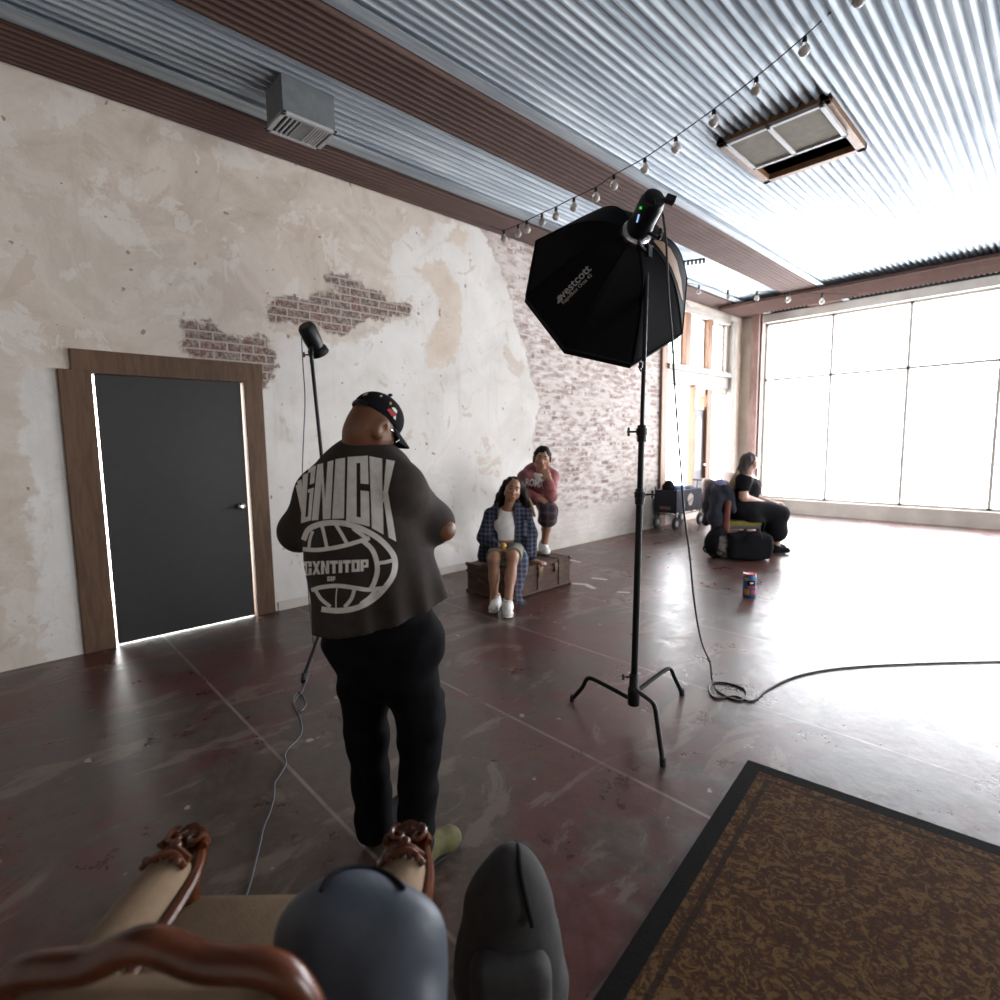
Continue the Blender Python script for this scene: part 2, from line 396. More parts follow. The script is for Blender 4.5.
def mat_rug():
    g = G('patterned rug'); P = g.pos(); x, y, z = g.xyz(P)
    v1 = g.n('TexVoronoi', {'Vector': P, 'Scale': 42.0}).outputs[0]; n = g.noise(P, 60, 5, .7, 1.5); n2 = g.noise(P, 21, 4, .6, 2.0)
    col = g.mix(g.step(v1, .3, .45), (.085, .038, .014), (.05, .022, .012)); col = g.mix(g.step(n2, .5, .56), col, (.13, .072, .028)); col = g.mix(g.math('MULTIPLY', g.step(n, .52, .6), .7), col, (.035, .02, .014))
    e = g.math('MINIMUM', g.math('ADD', x, 1.0), g.math('SUBTRACT', 1.3, y))
    col = g.mix(g.step(e, .070, .064), col, (.008, .007, .007))
    col = g.mix(g.math('MULTIPLY', g.step(g.math('ABSOLUTE', g.math('SUBTRACT', e, .115)), .012, .008), .8), col, (.02, .013, .01))
    g.bump(n, .5, .006); return g.out(col, .95, 0, .1)
def mat_plaid(name, base, dark, line, s1=.045, s2=.045):
    g = G(name); P = g.pos(); x, y, z = g.xyz(P)
    u = g.math('ADD', g.math('MULTIPLY', x, SIDE[0]), g.math('MULTIPLY', y, SIDE[1])); w = g.math('ADD', g.math('MULTIPLY', z, 1.0), g.math('MULTIPLY', u, .06))
    def band(v, s, o, wd): return g.step(g.math('ABSOLUTE', g.math('SUBTRACT', g.math('MODULO', g.math('ADD', v, 50.0+o), s), s/2)), wd, wd*.6)
    col = g.mix(g.math('MULTIPLY', band(u, s1, 0, s1*.25), .7), base, dark); col = g.mix(g.math('MULTIPLY', band(w, s2, 0, s2*.25), .7), col, dark)
    ln = g.math('MAXIMUM', band(u, s1, s1*.5, s1*.085), band(w, s2, s2*.5, s2*.085))
    col = g.mix(g.math('MULTIPLY', ln, .6), col, line); g.bump(g.noise(P, 60, 3), .2, .003); return g.out(col, .9, 0, .2)
def mat_glass(name, tint=(.95, .97, 1), fac=.9):
    g = G(name); t = g.t; out = t.nodes['Material Output']
    tr = g.n('BsdfTransparent', {0: tint}).outputs[0]; gl = g.n('BsdfGlossy', {0: (1, 1, 1), 'Roughness': .02}).outputs[0]
    lw = g.n('LayerWeight', {0: .15}).outputs['Fresnel']
    f = g.math('ADD', g.math('MULTIPLY', lw, .25), 1-fac, clamp=True)
    mx = g.n('MixShader', {0: f, 1: tr, 2: gl}).outputs[0]; t.links.new(mx, out.inputs[0]); t.nodes.remove(g.b); return g.m
SCRAPES = [(tuple(on_z(*a)[:2]), tuple(on_z(*b)[:2]), w_) for a, b, w_ in [((571, 560), (579, 562), .035), ((594, 578), (605, 579.5), .04), ((574, 583.5), (586, 584.5), .04), ((586, 584.5), (593, 588), .04), ((619, 592), (628, 592.5), .03)]]
JY = [float(on_z(600, 762)[1]), float(on_z(660, 693)[1])]
JSTEP = 1.10; JOFF = (JSTEP/2 - (JY[0]+20.0)) % JSTEP
MT['wall'] = mat_wall(); MT['floor'] = mat_floor(); MT['galv'] = mat_galv(); MT['rust'] = mat_rust(); MT['rug'] = mat_rug()
MT['post_wood'] = mat_wood('weathered door post', (.070, .036, .018), (.125, .067, .034), (3, 3, .35), .75)
MT['orange_wood'] = mat_wood('orange stained timber', (.17, .078, .034), (.25, .118, .052), (3, 3, .3), .5)
MT['carved_wood'] = mat_wood('polished carved wood', (.055, .014, .005), (.12, .032, .010), (1, 1, 1), .25)
MT['trunk'] = mat_wood('worn trunk board', (.040, .018, .011), (.080, .038, .024), (1, 1, 4), .8)
MT['trunk_slat'] = mat_wood('trunk wooden slats', (.046, .021, .013), (.090, .046, .029), (4, .4, 4), .75)
MT['white_paint'] = plain('white painted timber', (.40, .375, .34), .6, vary=.08, scale=5)
MT['cream_wall'] = plain('cream plaster', (.52, .48, .43), .85, vary=.14, scale=3, bump=.2)
MT['grey_door'] = plain('grey door paint', (.19, .18, .195), .6)
MT['dark_door'] = plain('dark door panel', (.022, .020, .019), .6)
MT['vent_white'] = plain('vent enamel', (.40, .40, .41), .5, vary=.05)
MT['duct'] = plain('duct sheet metal', (.20, .215, .22), .5, .5)
MT['vent_dark'] = plain('vent shadow box', (.02, .02, .022), .8)
MT['olive_panel'] = plain('olive filter', (.16, .145, .11), .85)
MT['steel_column'] = mat_wood('rusty steel column', (.125, .06, .045), (.21, .12, .095), (2, 2, .4), .6)
MT['glass'] = mat_glass('window glass', (.95, .97, 1), .95); MT['glass_bulb'] = plain('milky bulb glass', (.52, .47, .44), .15, 0.0, .05); MT['glass_bulb'].node_tree.nodes['Principled BSDF'].inputs['Transmission Weight'].default_value = .35
MT['frost'] = plain('milky door glass', (.30, .30, .32), .3)

# ================================================================ THE ROOM
WX, CEIL, YEND, YBACK, XR = -5.05, 4.10, 12.0, -3.2, 5.0
def wp(poly): return [tuple(on_x(x, y, WX)[1:]) for x, y in poly]
def sd_poly(Y, Z, poly):
    d = np.full(Y.shape, 1e9); ins = np.zeros(Y.shape, bool); n = len(poly)
    for i in range(n):
        (x1, y1), (x2, y2) = poly[i], poly[(i+1) % n]; ex, ey = x2-x1, y2-y1
        t = np.clip(((Y-x1)*ex+(Z-y1)*ey)/max(ex*ex+ey*ey, 1e-9), 0, 1)
        d = np.minimum(d, np.hypot(Y-x1-t*ex, Z-y1-t*ey))
        c = ((y1 > Z) != (y2 > Z)) & (Y < (x2-x1)*(Z-y1)/(y2-y1 if y2 != y1 else 1e-9)+x1); ins ^= c
    return np.where(ins, d, -d)
BRICK = [wp([(474, 214), (491, 250), (510, 290), (517, 330), (530, 365), (540, 405), (533, 441), (537, 475), (545, 560)])+[(9.6, -.3), (9.6, 4.4)],
         wp([(274, 300), (273, 318), (288, 319), (300, 322), (318, 330), (330, 334), (345, 337), (355, 330), (365, 321), (385, 318), (411, 313), (411, 306), (398, 303), (385, 296), (368, 285), (362, 277), (345, 276), (328, 278), (338, 290), (315, 297), (290, 297)]),
         [(1.2, 2.30), (1.2, 2.62), (1.62, 2.50), (1.80, 2.52), (1.97, 2.38), (1.96, 2.15), (1.86, 2.05), (1.7, 2.2)]]
LIGHT = [wp([(391, 242), (410, 227), (470, 220), (490, 235), (515, 290), (520, 330), (540, 380), (560, 420), (560, 545), (450, 600), (276, 640)])+[(.2, -.3), (.2, 2.1)]+wp([(262, 385), (275, 345), (300, 337), (345, 340), (380, 327), (412, 316), (396, 290)])]
TAN = [wp([(415, 268), (440, 262), (460, 285), (462, 330), (452, 362), (428, 365), (425, 350), (434, 320), (440, 300)]), wp([(419, 225), (433, 222), (428, 252), (420, 245)]), wp([(455, 225), (468, 232), (462, 250), (450, 240)])]
def wall_x(name, X, thick, openings, y0, y1, z0, z1, mat, step=.06, masks=None, out=-1):
    ys = np.arange(y0, y1, step).tolist()+[y1]; zs = np.arange(z0, z1, step).tolist()+[z1]
    for a, b, c, d in openings: ys += [a, b]; zs += [c, d]
    ys = np.unique(np.round(ys, 4)); zs = np.unique(np.round(zs, 4))
    def keep(i, j):
        yc, zc = (ys[i]+ys[i+1])/2, (zs[j]+zs[j+1])/2
        return not any(a < yc < b and c < zc < d for a, b, c, d in openings)
    v = [(X, y, z) for y in ys for z in zs]; m = len(zs)
    K = np.array([[keep(i, j) for j in range(m-1)] for i in range(len(ys)-1)])
    nv = len(v); v += [(X+out*thick, y, z) for y in ys for z in zs]; f = []
    for i in range(len(ys)-1):
        for j in range(m-1):
            if not K[i, j]: continue
            a, b, c, d = i*m+j, (i+1)*m+j, (i+1)*m+j+1, i*m+j+1
            q = (a, b, c, d) if out < 0 else (d, c, b, a)
            f.append(q); f.append(tuple(nv+k for k in q[::-1]))
            for (p, r, ii, jj) in ((a, d, i-1, j), (b, c, i+1, j), (a, b, i, j-1), (d, c, i, j+1)):
                if ii < 0 or jj < 0 or ii >= K.shape[0] or jj >= K.shape[1] or not K[ii, jj]: f.append((p, r, nv+r, nv+p))
    me = bpy.data.meshes.new(name); me.from_pydata(v, [], f)
    Y = np.array([p[1] for p in v]); Z = np.array([p[2] for p in v])
    for nm, polys in (masks or {}).items():
        val = np.max([sd_poly(Y, Z, p) for p in polys], axis=0); at = me.attributes.new(nm, 'FLOAT', 'POINT'); at.data.foreach_set('value', val.astype(np.float32))
    b = bmesh.new(); b.from_mesh(me); bmesh.ops.recalc_face_normals(b, faces=b.faces); b.to_mesh(me); b.free()
    return structure(link(name, me, mat, None, False))
DOOR = (.62, 1.70, -.02, 2.12)
LEFTOP = [DOOR, (8.84, 9.50, 2.90, 3.86), (9.66, 10.40, 2.90, 3.86), (10.56, 11.22, 2.90, 3.86), (8.84, 9.98, .16, 2.58), (9.98, 10.40, .16, 2.40), (10.60, 11.45, .16, 2.50)]
wall_x('wall_left', WX, .14, LEFTOP, YBACK, YEND, -.02, CEIL, MT['wall'], .05, {'brick': BRICK, 'light': LIGHT, 'tan': TAN}, -1)
RIGHTOP = [(4.2, 6.8, .7, 3.3)]
wall_x('wall_right', XR, .3, RIGHTOP, YBACK, YEND, -.02, CEIL, MT['cream_wall'], 1.0, None, 1)
structure(MB().span((WX-.32, YBACK-.3, -.02), (XR+.3, YBACK, CEIL)).build('wall_back', MT['cream_wall'], smooth=False))
# street end: brick pier at the corner, then tall shop windows either side of the steel column
w = MB().span((WX, YEND, -.02), (-4.62, YEND+.35, CEIL)).span((.35, YEND, -.02), (.75, YEND+.35, CEIL)).span((4.5, YEND, -.02), (XR+.3, YEND+.35, CEIL))
w.span((-4.62, YEND, 3.94), (.35, YEND+.35, CEIL)).span((.75, YEND, 3.94), (4.5, YEND+.35, CEIL)).span((-4.62, YEND, -.02), (.35, YEND+.35, .28)).span((.75, YEND, -.02), (4.5, YEND+.35, .28))
structure(w.build('wall_street', MT['cream_wall'], smooth=False))
structure(MB().span((WX-.6, YBACK-.4, -.12), (XR+.6, YEND+.6, 0)).build('floor', MT['floor'], smooth=False))
def corrugated(name, x0, x1, y0, y1, z, pitch, amp, mat, holes=()):
    n = int((x1-x0)/pitch*6); xs = np.linspace(x0, x1, n+1)
    zz = z+amp*np.sin(2*np.pi*(xs-x0)/pitch)
    ys = sorted({y0, y1} | {v for h in holes for v in h[2:]})
    b = MB(); v = [(x, y, a) for y in ys for x, a in zip(xs, zz)]; f = []
    for j in range(len(ys)-1):
        for i in range(n):
            xc, yc = (xs[i]+xs[i+1])/2, (ys[j]+ys[j+1])/2
            if any(h[0] < xc < h[1] and h[2] < yc < h[3] for h in holes): continue
            f.append((j*(n+1)+i, j*(n+1)+i+1, (j+1)*(n+1)+i+1, (j+1)*(n+1)+i))
    b.add(v, f); o = b.build(name, mat, fix=False); return o
HATCH = (-2.33, -1.45, 4.87, 5.95)
structure(corrugated('ceiling', WX, XR, YBACK, YEND, CEIL+.05, .072, .017, MT['galv'], [HATCH]))
structure(MB().span((WX-.32, YBACK-.3, CEIL+.5), (XR+.3, YEND+.35, CEIL+.56)).span((WX-.32, YBACK-.3, CEIL), (WX-.02, YEND+.35, CEIL+.5)).span((XR+.02, YBACK-.3, CEIL), (XR+.3, YEND+.35, CEIL+.5)).span((WX-.02, YBACK-.3, CEIL), (XR+.02, YBACK-.02, CEIL+.5)).span((WX-.02, YEND+.02, CEIL), (XR+.02, YEND+.35, CEIL+.5)).build('trim_1', MT['vent_dark'], smooth=False))
# rusted sheet strips running the length of the room, with bright flashing along their edges
def strip(i, x0, x1):
    o = corrugated('trim_%d' % (i+12), x0, x1, YBACK, YEND-.02, CEIL, .062, .019, MT['rust']); structure(o)
strip(1, WX+.005, -4.57); strip(2, -3.74, -3.16); strip(3, .55, 1.15)
for i, (x0, x1, z) in enumerate([(-4.57, -4.43, CEIL+.002), (-3.16, -3.06, CEIL+.002), (1.15, 1.26, CEIL)]):
    structure(MB().span((x0, YBACK, z), (x1, YEND-.02, z+.012)).build('trim_%d' % (i+2), MT['galv'], smooth=False))
# cross piece of rusted sheet over the column at the street end
n = 60; b = MB(); ys = np.linspace(10.45, 11.35, n+1)
v = [(x, y, CEIL-.09+.010*math.sin(2*math.pi*y/.06)) for x in (-4.86, 4.9) for y in ys]
b.add(v, [(i, i+1, n+2+i, n+1+i) for i in range(n)]); b.span((-4.86, 10.45, CEIL-.07), (4.9, 11.35, CEIL-.03))
structure(b.build('trim_16', MT['rust'], smooth=False, fix=False))
b = MB().span((-4.66, 11.52, 0), (-4.51, 11.55, CEIL-.02)).span((-4.66, 11.67, 0), (-4.51, 11.70, CEIL-.02)).span((-4.60, 11.55, 0), (-4.57, 11.67, CEIL-.02))
structure(b.build('trim_17', MT['steel_column'], smooth=False))
structure(MB().span((WX+.002, 1.88, 0), (WX+.016, 8.6, .085)).build('baseboard_left', MT['cream_wall'], smooth=False))

# ---- street side windows in the left wall
def window(idx, y0, y1, z0, z1, nx, nz, X=WX-.08):
    f = MB(); e = .035
    f.span((X-.025, y0, z0), (X+.025, y0+e, z1)).span((X-.025, y1-e, z0), (X+.025, y1, z1)).span((X-.025, y0, z0), (X+.025, y1, z0+e)).span((X-.025, y0, z1-e), (X+.025, y1, z1))
    for i in range(1, nx): y = y0+(y1-y0)*i/nx; f.span((X-.012, y-.009, z0), (X+.012, y+.009, z1))
    for i in range(1, nz): z = z0+(z1-z0)*i/nz; f.span((X-.012, y0, z-.009), (X+.012, y1, z+.009))
    o = structure(f.build('window_%d' % idx, MT['white_paint'], smooth=False))
    p = MB().span((X-.002, y0+.01, z0+.01), (X+.002, y1-.01, z1-.01)).build('pane', MT['glass'], o, smooth=False); return o
window(1, 8.84, 9.50, 2.90, 3.86, 3, 4); window(2, 9.66, 10.40, 2.90, 3.86, 3, 4); window(3, 10.56, 11.22, 2.90, 3.86, 3, 4)
window(4, 8.84, 9.98, .50, 2.58, 1, 1); window(5, 10.60, 11.45, .50, 2.50, 1, 1)
structure(MB().span((WX-.2, 8.84, .16), (WX-.06, 9.98, .50)).span((WX-.2, 10.60, .16), (WX-.06, 11.45, .50)).build('trim_5', MT['white_paint'], smooth=False))
b = MB()
b.span((WX-.145, 8.66, 0), (WX+.05, 8.847, 3.9)); b.span((WX-.12, 9.492, 2.88), (WX+.04, 9.668, 3.88)); b.span((WX-.12, 10.392, 2.88), (WX+.04, 10.568, 3.88))
b.span((WX-.145, 10.392, 0), (WX+.04, 10.608, 2.52)); b.span((WX-.12, 9.92, .15), (WX+.005, 9.986, 2.59))
structure(b.build('trim_6', MT['orange_wood'], smooth=False, bevel=.006))
b = MB(); b.span((WX-.03, 8.84, 2.80), (WX+.09, 11.40, 2.90)); b.span((WX-.02, 8.84, 2.58), (WX+.035, 11.45, 2.80)); b.span((WX-.02, 8.7, 3.86), (WX+.06, 11.45, 3.95)); b.span((WX+.0, 11.32, 0), (WX+.10, 11.47, 3.95))
structure(b.build('trim_7', MT['white_paint'], smooth=False, bevel=.005))
# street door
d = MB().span((WX-.07, 9.99, .17), (WX-.03, 10.39, 2.12)).build('door_2', MT['grey_door'], smooth=False, bevel=.006); structure(d)
b = MB(); yc = 10.19; pr = [(yc+.13*math.cos(t), 1.86+.13*math.sin(t)) for t in np.linspace(0, math.pi, 14)]+[(yc-.13, .95), (yc+.13, .95)]
b.add([(WX-.029, y, z) for y, z in pr]+[(WX-.024, y, z) for y, z in pr], [tuple(range(len(pr))), tuple(range(2*len(pr)-1, len(pr)-1, -1))]+[(i, (i+1) % len(pr), len(pr)+(i+1) % len(pr), len(pr)+i) for i in range(len(pr))])
b.build('door_pane', MT['frost'], d, smooth=False)
MB().span((WX-.03, 10.05, .35), (WX-.02, 10.33, .80)).build('lower_panel', MT['grey_door'], d, smooth=False, bevel=.004)
MB().lathe((WX-.03, 10.34, 1.05), (1, 0, 0), [(0, .012), (.04, .012), (.045, .028), (.07, .03), (.085, .015)], 14).build('door_handle', MT['chrome'], d)
structure(MB().span((WX-.08, 9.98, 2.12), (WX-.01, 10.40, 2.18)).build('trim_8', MT['white_paint'], smooth=False))
o = structure(MB().span((WX-.05, 9.99, 2.18), (WX-.045, 10.39, 2.40)).build('window_6', MT['glass'], smooth=False))
# shop windows at the street end and the windows of the right wall
def shop(idx, x0, x1, z0, z1, nx):
    Y = YEND+.16; f = MB(); e = .05
    f.span((x0, Y-.03, z0), (x1, Y+.03, z0+e)).span((x0, Y-.03, z1-e), (x1, Y+.03, z1)); f.span((x0, Y-.03, 2.75), (x1, Y+.03, 2.80))
    for i in range(nx+1): x = x0+e/2+(x1-x0-e)*i/nx; f.span((x-e/2, Y-.03, z0), (x+e/2, Y+.03, z1))
    o = structure(f.build('window_%d' % idx, MT['white_paint'], smooth=False)); MB().span((x0, Y-.003, z0), (x1, Y+.003, z1)).build('pane', MT['glass'], o, smooth=False)
shop(7, -4.62, .35, .28, 3.94, 4); shop(8, .75, 4.5, .28, 3.94, 3)
for i, (a, c, z0, z1) in enumerate(RIGHTOP): window(9+i, a, c, z0, z1, 3, 4, XR+.14)
# ---- left doorway
b = MB(); b.span((WX-.13, 1.692, 0), (WX+.025, 1.85, 2.12))
structure(b.build('trim_9', MT['post_wood'], smooth=False, bevel=.008))
structure(MB().span((WX-.13, .5, 2.10), (WX+.02, 1.86, 2.27)).build('trim_10', MT['post_wood'], smooth=False, bevel=.008))
structure(MB().span((WX-.13, .42, 0), (WX+.025, .62, 2.12)).build('trim_11', MT['post_wood'], smooth=False, bevel=.008))
d = MB().box((WX-.03, 1.155, 1.055), (.022, .515, 1.045), [unit((math.cos(.015), -math.sin(.015), 0)), unit((math.sin(.015), math.cos(.015), 0)), V(0, 0, 1)]).build('door_1', MT['dark_door'], smooth=False, bevel=.004); structure(d)
MB().lathe((WX-.008, 1.60, 1.02), (1, 0, 0), [(0, .012), (.035, .012), (.04, .028), (.062, .03), (.075, .015)], 14).build('door_handle', MT['chrome'], d)
structure(MB().span((WX-1.6, .0, -.12), (WX-.14, 2.2, -.02)).build('trim_12', MT['cream_wall'], smooth=False))

# ================================================================ PEOPLE
def head(prims_only, c, fwd, up, s=1.0, jaw=1.0, ears=True):
    """skull, jaw, nose, ears around centre c (middle of the head); returns prims and a local->world function"""
    f = unit(fwd); u = unit(np.asarray(up, float)-f*(np.asarray(up, float)@f)); r = np.cross(f, u); ax = np.array([r, f, u])
    L = lambda a, b, d: np.asarray(c, float)+s*(a*r+b*f+d*u)
    P = [ELL(L(0, -.012, .028), (.074*s, .093*s, .088*s), ax), ELL(L(0, .022, -.035), (.060*s*jaw, .066*s, .074*s), ax), ELL(L(0, .058, -.088), (.028*s*jaw, .026*s, .022*s), ax),
         CAP(L(0, .083, .012), L(0, .108, -.030), .008*s, .013*s), CAP(L(-.026, .080, -.022), L(.026, .080, -.022), .013*s), CAP(L(-.024, .078, .034), L(.024, .078, .034), .014*s),
         CAP(L(-.015, .086, -.062), L(.015, .086, -.062), .011*s)]
    for q in (-1, 1):
        if ears: P += [('k', .003, ELL(L(q*.087, -.008, -.012), (.010*s, .025*s, .039*s), np.array([unit(r*q*1.0-f*.35), unit(f+r*q*.35), u])))]
        P += [CAP(L(q*.05, .055, -.02), L(q*.055, .02, -.05), .02*s)]
    return P, L
def face_bits(L, s, root, skin_brow, glance=0):
    for q in (-1, 1):
        e = MB().ball(L(q*.031, .077, .010), .0105*s, 12).build('eye', MT['eye_white'], root)
        MB().ball(L(q*.031+glance, .0845, .009), .0062*s, 10).build('iris', MT['iris'], e)
        MB().tube([L(q*.048, .078, .034), L(q*.032, .090, .041), L(q*.014, .092, .037)], [.0025*s, .005*s, .0035*s], 8).build('eyebrow', skin_brow, root)
    MB().tube([L(-.026, .083, -.062), L(-.012, .095, -.059), L(0, .097, -.0595), L(.012, .095, -.059), L(.026, .083, -.062)], [.002*s, .006*s, .006*s, .006*s, .002*s], 8).build('mouth', MT['lips'], root)
def hand(wrist, d, nrm, thumb, curl=.6, s=1.0, spread=.12):
    """palm, four fingers bent towards -nrm, thumb on the given side (+1/-1 along d x nrm)"""
    d = unit(d); n = unit(np.asarray(nrm, float)-d*(np.asarray(nrm, float)@d)); w = np.cross(d, n)*thumb; wr = np.asarray(wrist, float)
    P = [ELL(wr+d*.048*s, (.051*s, .041*s, .017*s), np.array([d, w, n])), CAP(wr-d*.02*s, wr+d*.02*s, .026*s, .026*s, n, 1.35)]
    for i, ln in enumerate((.072, .080, .074, .058)):
        o = wr+d*.085*s+w*(.030-.020*i)*s; dd = unit(d+w*(.5-i*.33)*spread)
        a1, a2, a3 = curl*.5, curl*1.3, curl*1.9
        dir_ = lambda a: dd*math.cos(a)-n*math.sin(a)
        p1 = o+dir_(a1)*ln*.45*s; p2 = p1+dir_(a2)*ln*.32*s; p3 = p2+dir_(a3)*ln*.26*s
        P += [CAP(o-d*.02*s, p1, .0095*s, .0088*s), CAP(p1, p2, .0088*s, .008*s), CAP(p2, p3, .008*s, .007*s)]
    t0 = wr+d*.025*s+w*.030*s; t1 = t0+(d*.55+w*.8-n*.25*curl)*.034*s; t2 = t1+(d*.9+w*.25-n*.6*curl)*.030*s
    return P+[CAP(t0, t1, .0125*s, .0105*s), CAP(t1, t2, .0105*s, .008*s)]
def shoe(name, heel, d, L, mat, sole_mat, root, s=1.0, up_h=.10):
    """low shoe on the floor: sole, upper; heel point on the floor, d horizontal direction"""
    d = unit((d[0], d[1], 0)); w = V(-d[1], d[0], 0); h = np.asarray(heel, float); ax = np.array([d, w, UP])
    P = lambda a, b, c: h+d*a*L+w*b*L+UP*c
    up = solid(name, [ELL(P(.20, 0, .055*s), (.21*L, .155*L, .05*s), ax), CAP(P(.18, 0, up_h*s), P(.2, 0, .05*s), .045*s, .052*s), CAP(P(.3, 0, .075*s), P(.72, 0, .045*s), .05*s, .042*s), ELL(P(.76, 0, .042*s), (.22*L, .175*L, .038*s), ax)],
               mat, root, .006, .03, cut=[(h+UP*.02*s, (0, 0, -1))])
    so = solid('sole', [CAP(P(.16, 0, .016*s), P(.80, 0, .016*s), .155*L, .19*L, UP, 6.0)], sole_mat, up, .006, .01, cut=[(h+UP*.001, (0, 0, -1)), (h+UP*.032*s, (0, 0, 1))])
    return up

# ---- the photographer with his back to us
PD = 1.907
pp = lambda x, y, o=0.0: at_h(x, y, PD+o)
ph = empty('person', (-1.645, 1.03, 0), 'man in black cap and dark shirt with white print, standing with his back turned', 'person')
FA = math.radians(22); FW = AWAY*math.cos(FA)+SIDE*math.sin(FA); RT = SIDE*math.cos(FA)-AWAY*math.sin(FA)
HY, HP = math.radians(50), math.radians(33)
HF = (AWAY*math.cos(HY)+SIDE*math.sin(HY))*math.cos(HP)-UP*math.sin(HP); HU = UP*math.cos(HP)+(AWAY*math.cos(HY)+SIDE*math.sin(HY))*math.sin(HP); HR = np.cross(HF, HU)
hc = pp(373.5, 428.5, .02)
HPR, HL = head(None, hc, HF, HU, .915, 1.06)
MT['shirt'] = (lambda g: (g.bump(g.noise(g.pos(), 90, 3), .2, .003), g.out(g.ramp(g.noise(g.pos(), 5, 6, .65), [(.3, (.030, .0235, .021)), (.55, (.043, .035, .031)), (.75, (.062, .053, .049))]), .9, 0, .15))[1])(G('faded charcoal cotton'))
MT['trousers'] = plain('black denim', (.0045, .0045, .0055), .85, 0.0, .25, bump=.2, spec=.08)
elbR = pp(435, 523, .06); elbL = pp(301, 532, .15)
handR = pp(432, 505, .36); handL = pp(352, 520, .46)
body = HPR+[CAP(pp(366, 447, .03), pp(371, 425, .01), .079, .074), CAP(pp(366, 470, .03), pp(367, 445, .03), .11, .08), ELL(HL(0, -.05, -.03), (.066, .048, .07), np.array([HR, HF, HU])),
            CAP(elbR+(pp(445, 530.5, .03)-elbR)*.9, elbR+(handR-elbR)*.2, .043, .042), CAP(elbR, handR, .045, .030), CAP(elbL, handL, .045, .030)]
body += hand(handR, unit(handL-handR)*.6+FW*.5+UP*.35, -FW*.6+UP*.5, -1, .9)+hand(handL, unit(handR-handL)*.6+FW*.5+UP*.25, -FW*.5+UP*.6, 1, .9)
body += [CAP(pp(366, 480, .03), pp(382, 640, .02), .10, .12, FW, 1.3), CAP(pp(366, 475, .03), pp(322, 492, .10), .07, .055), CAP(pp(322, 492, .10), elbL, .052, .046), CAP(pp(366, 478, .03), pp(402, 490, -.04), .07, .05), CAP(pp(402, 490, -.04), elbR, .048, .042),
         CAP(pp(365, 652, .05), pp(369, 735, .05), .07, .05), CAP(pp(369, 735, .05), pp(375, 828, .04), .05, .04), CAP(pp(406, 650, -.05), pp(418, 728, -.02), .07, .05), CAP(pp(418, 728, -.02), pp(416, 826, -.035), .05, .04)]
solid('body', body, MT['skin_dark'], ph, .006, .022, sub=[ELL(HL(.098, .000, -.008), (.012, .011, .019), np.array([HR, HF, HU]))])
for q in (-1, 1):
    MB().tube([HL(q*.074, .02, .012), HL(q*.079, -.004, .02), HL(q*.08, -.018, .005)], .0022, 6).build('spectacle_arm', MT['black_metal'], ph)
gl = MB()
for q in (-1, 1): gl.tube([HL(q*.034+.024*math.cos(t), .094-.006*abs(math.cos(t)), .010+.019*math.sin(t)) for t in np.linspace(0, 2*math.pi, 18)], .0018, 6)
gl.tube([HL(-.01, .1, .012), HL(.01, .1, .012)], .002, 6); gl.tube([HL(-.058, .088, .012), HL(-.076, .03, .014)], .002, 6); gl.tube([HL(.058, .088, .012), HL(.076, .03, .014)], .002, 6)
gl.build('spectacles', MT['chrome'], ph)
# cap
cax = np.array([HR, HF, HU]); cc = HL(0, -.006, .040)
cap_o = solid('cap', [ELL(cc+HU*.012, (.0775, .0975, .080), cax)], MT['black_cloth'], ph, .005, .01, cut=[(HL(0, 0, .036), -unit(HU*1.0+HF*.10))])
bm_ = MB(); top = []; 
for i in range(9):
    t = -1.15+2.3*i/8; a = .080*math.sin(t)*1.02; b0 = .092*math.cos(t)+.002
    for j in range(5):
        r = j/4; top.append(HL(a*(1+.12*r), b0+r*.072*math.cos(t*.75), .036-.020*r-.022*abs(math.sin(t))**2*(0.3+r)))
f = [(i*5+j, i*5+j+1, (i+1)*5+j+1, (i+1)*5+j) for i in range(8) for j in range(4)]
low = [p-HU*.005 for p in top]; nn = len(top)
bm_.add(top+low, f+[tuple(nn+k for k in q[::-1]) for q in f]+[(j, nn+j, nn+j+1, j+1) for j in list(range(4))]+[(40+j, 41+j, nn+41+j, nn+40+j) for j in range(4)]+[(i*5+4, nn+i*5+4, nn+(i+1)*5+4, (i+1)*5+4) for i in range(8)]+[(i*5, (i+1)*5, nn+(i+1)*5, nn+i*5) for i in range(8)])
bm_.build('brim', MT['black_cloth'], cap_o)
MB().ball(cc+HU*.102, (.009, .009, .006), 10).build('button', MT['black_cloth'], cap_o)
MB().tube(catmull([HL(-.055, -.088, .046), HL(-.03, -.108, .046), HL(0, -.113, .046), HL(.03, -.108, .046), HL(.055, -.088, .046)]), (.009, .0025), 8, side=HU).build('rear_strap', MT['black_plastic'], cap_o)
MT['cap_red'] = plain('red embroidery', (.42, .035, .04), .8); MT['cap_gold'] = plain('gold embroidery', (.5, .33, .06), .8)
CB = bvh_of(cap_o)
def decal(name, polys, mat, parent, bvh, lift=.002, far=False):
    """polys: list of quads in photo pixels laid onto the surface"""
    b = MB()
    for q in polys:
        pts = []
        for x, y in [t_[:2] for t_ in q]:
            h = bvh.ray_cast(Vector(EYE), Vector(ray(x, y)))
            if h[0] is None: pts = None; break
            pts.append(np.array(h[0])+np.array(h[1])*lift*(1 if (Vector(ray(x, y)).dot(h[1]) < 0) else -1))
        if pts: b.add(pts, [tuple(range(len(pts)))])
    return b.build(name, mat, parent, fix=False) if b.v else None
decal('emblem', [[(386.5, 410), (389.5, 408.5), (396, 415), (393.5, 417.5)], [(387.5, 410.5), (391, 411), (394.5, 416), (391, 416)]], MT['cap_red'], cap_o, CB, .003)
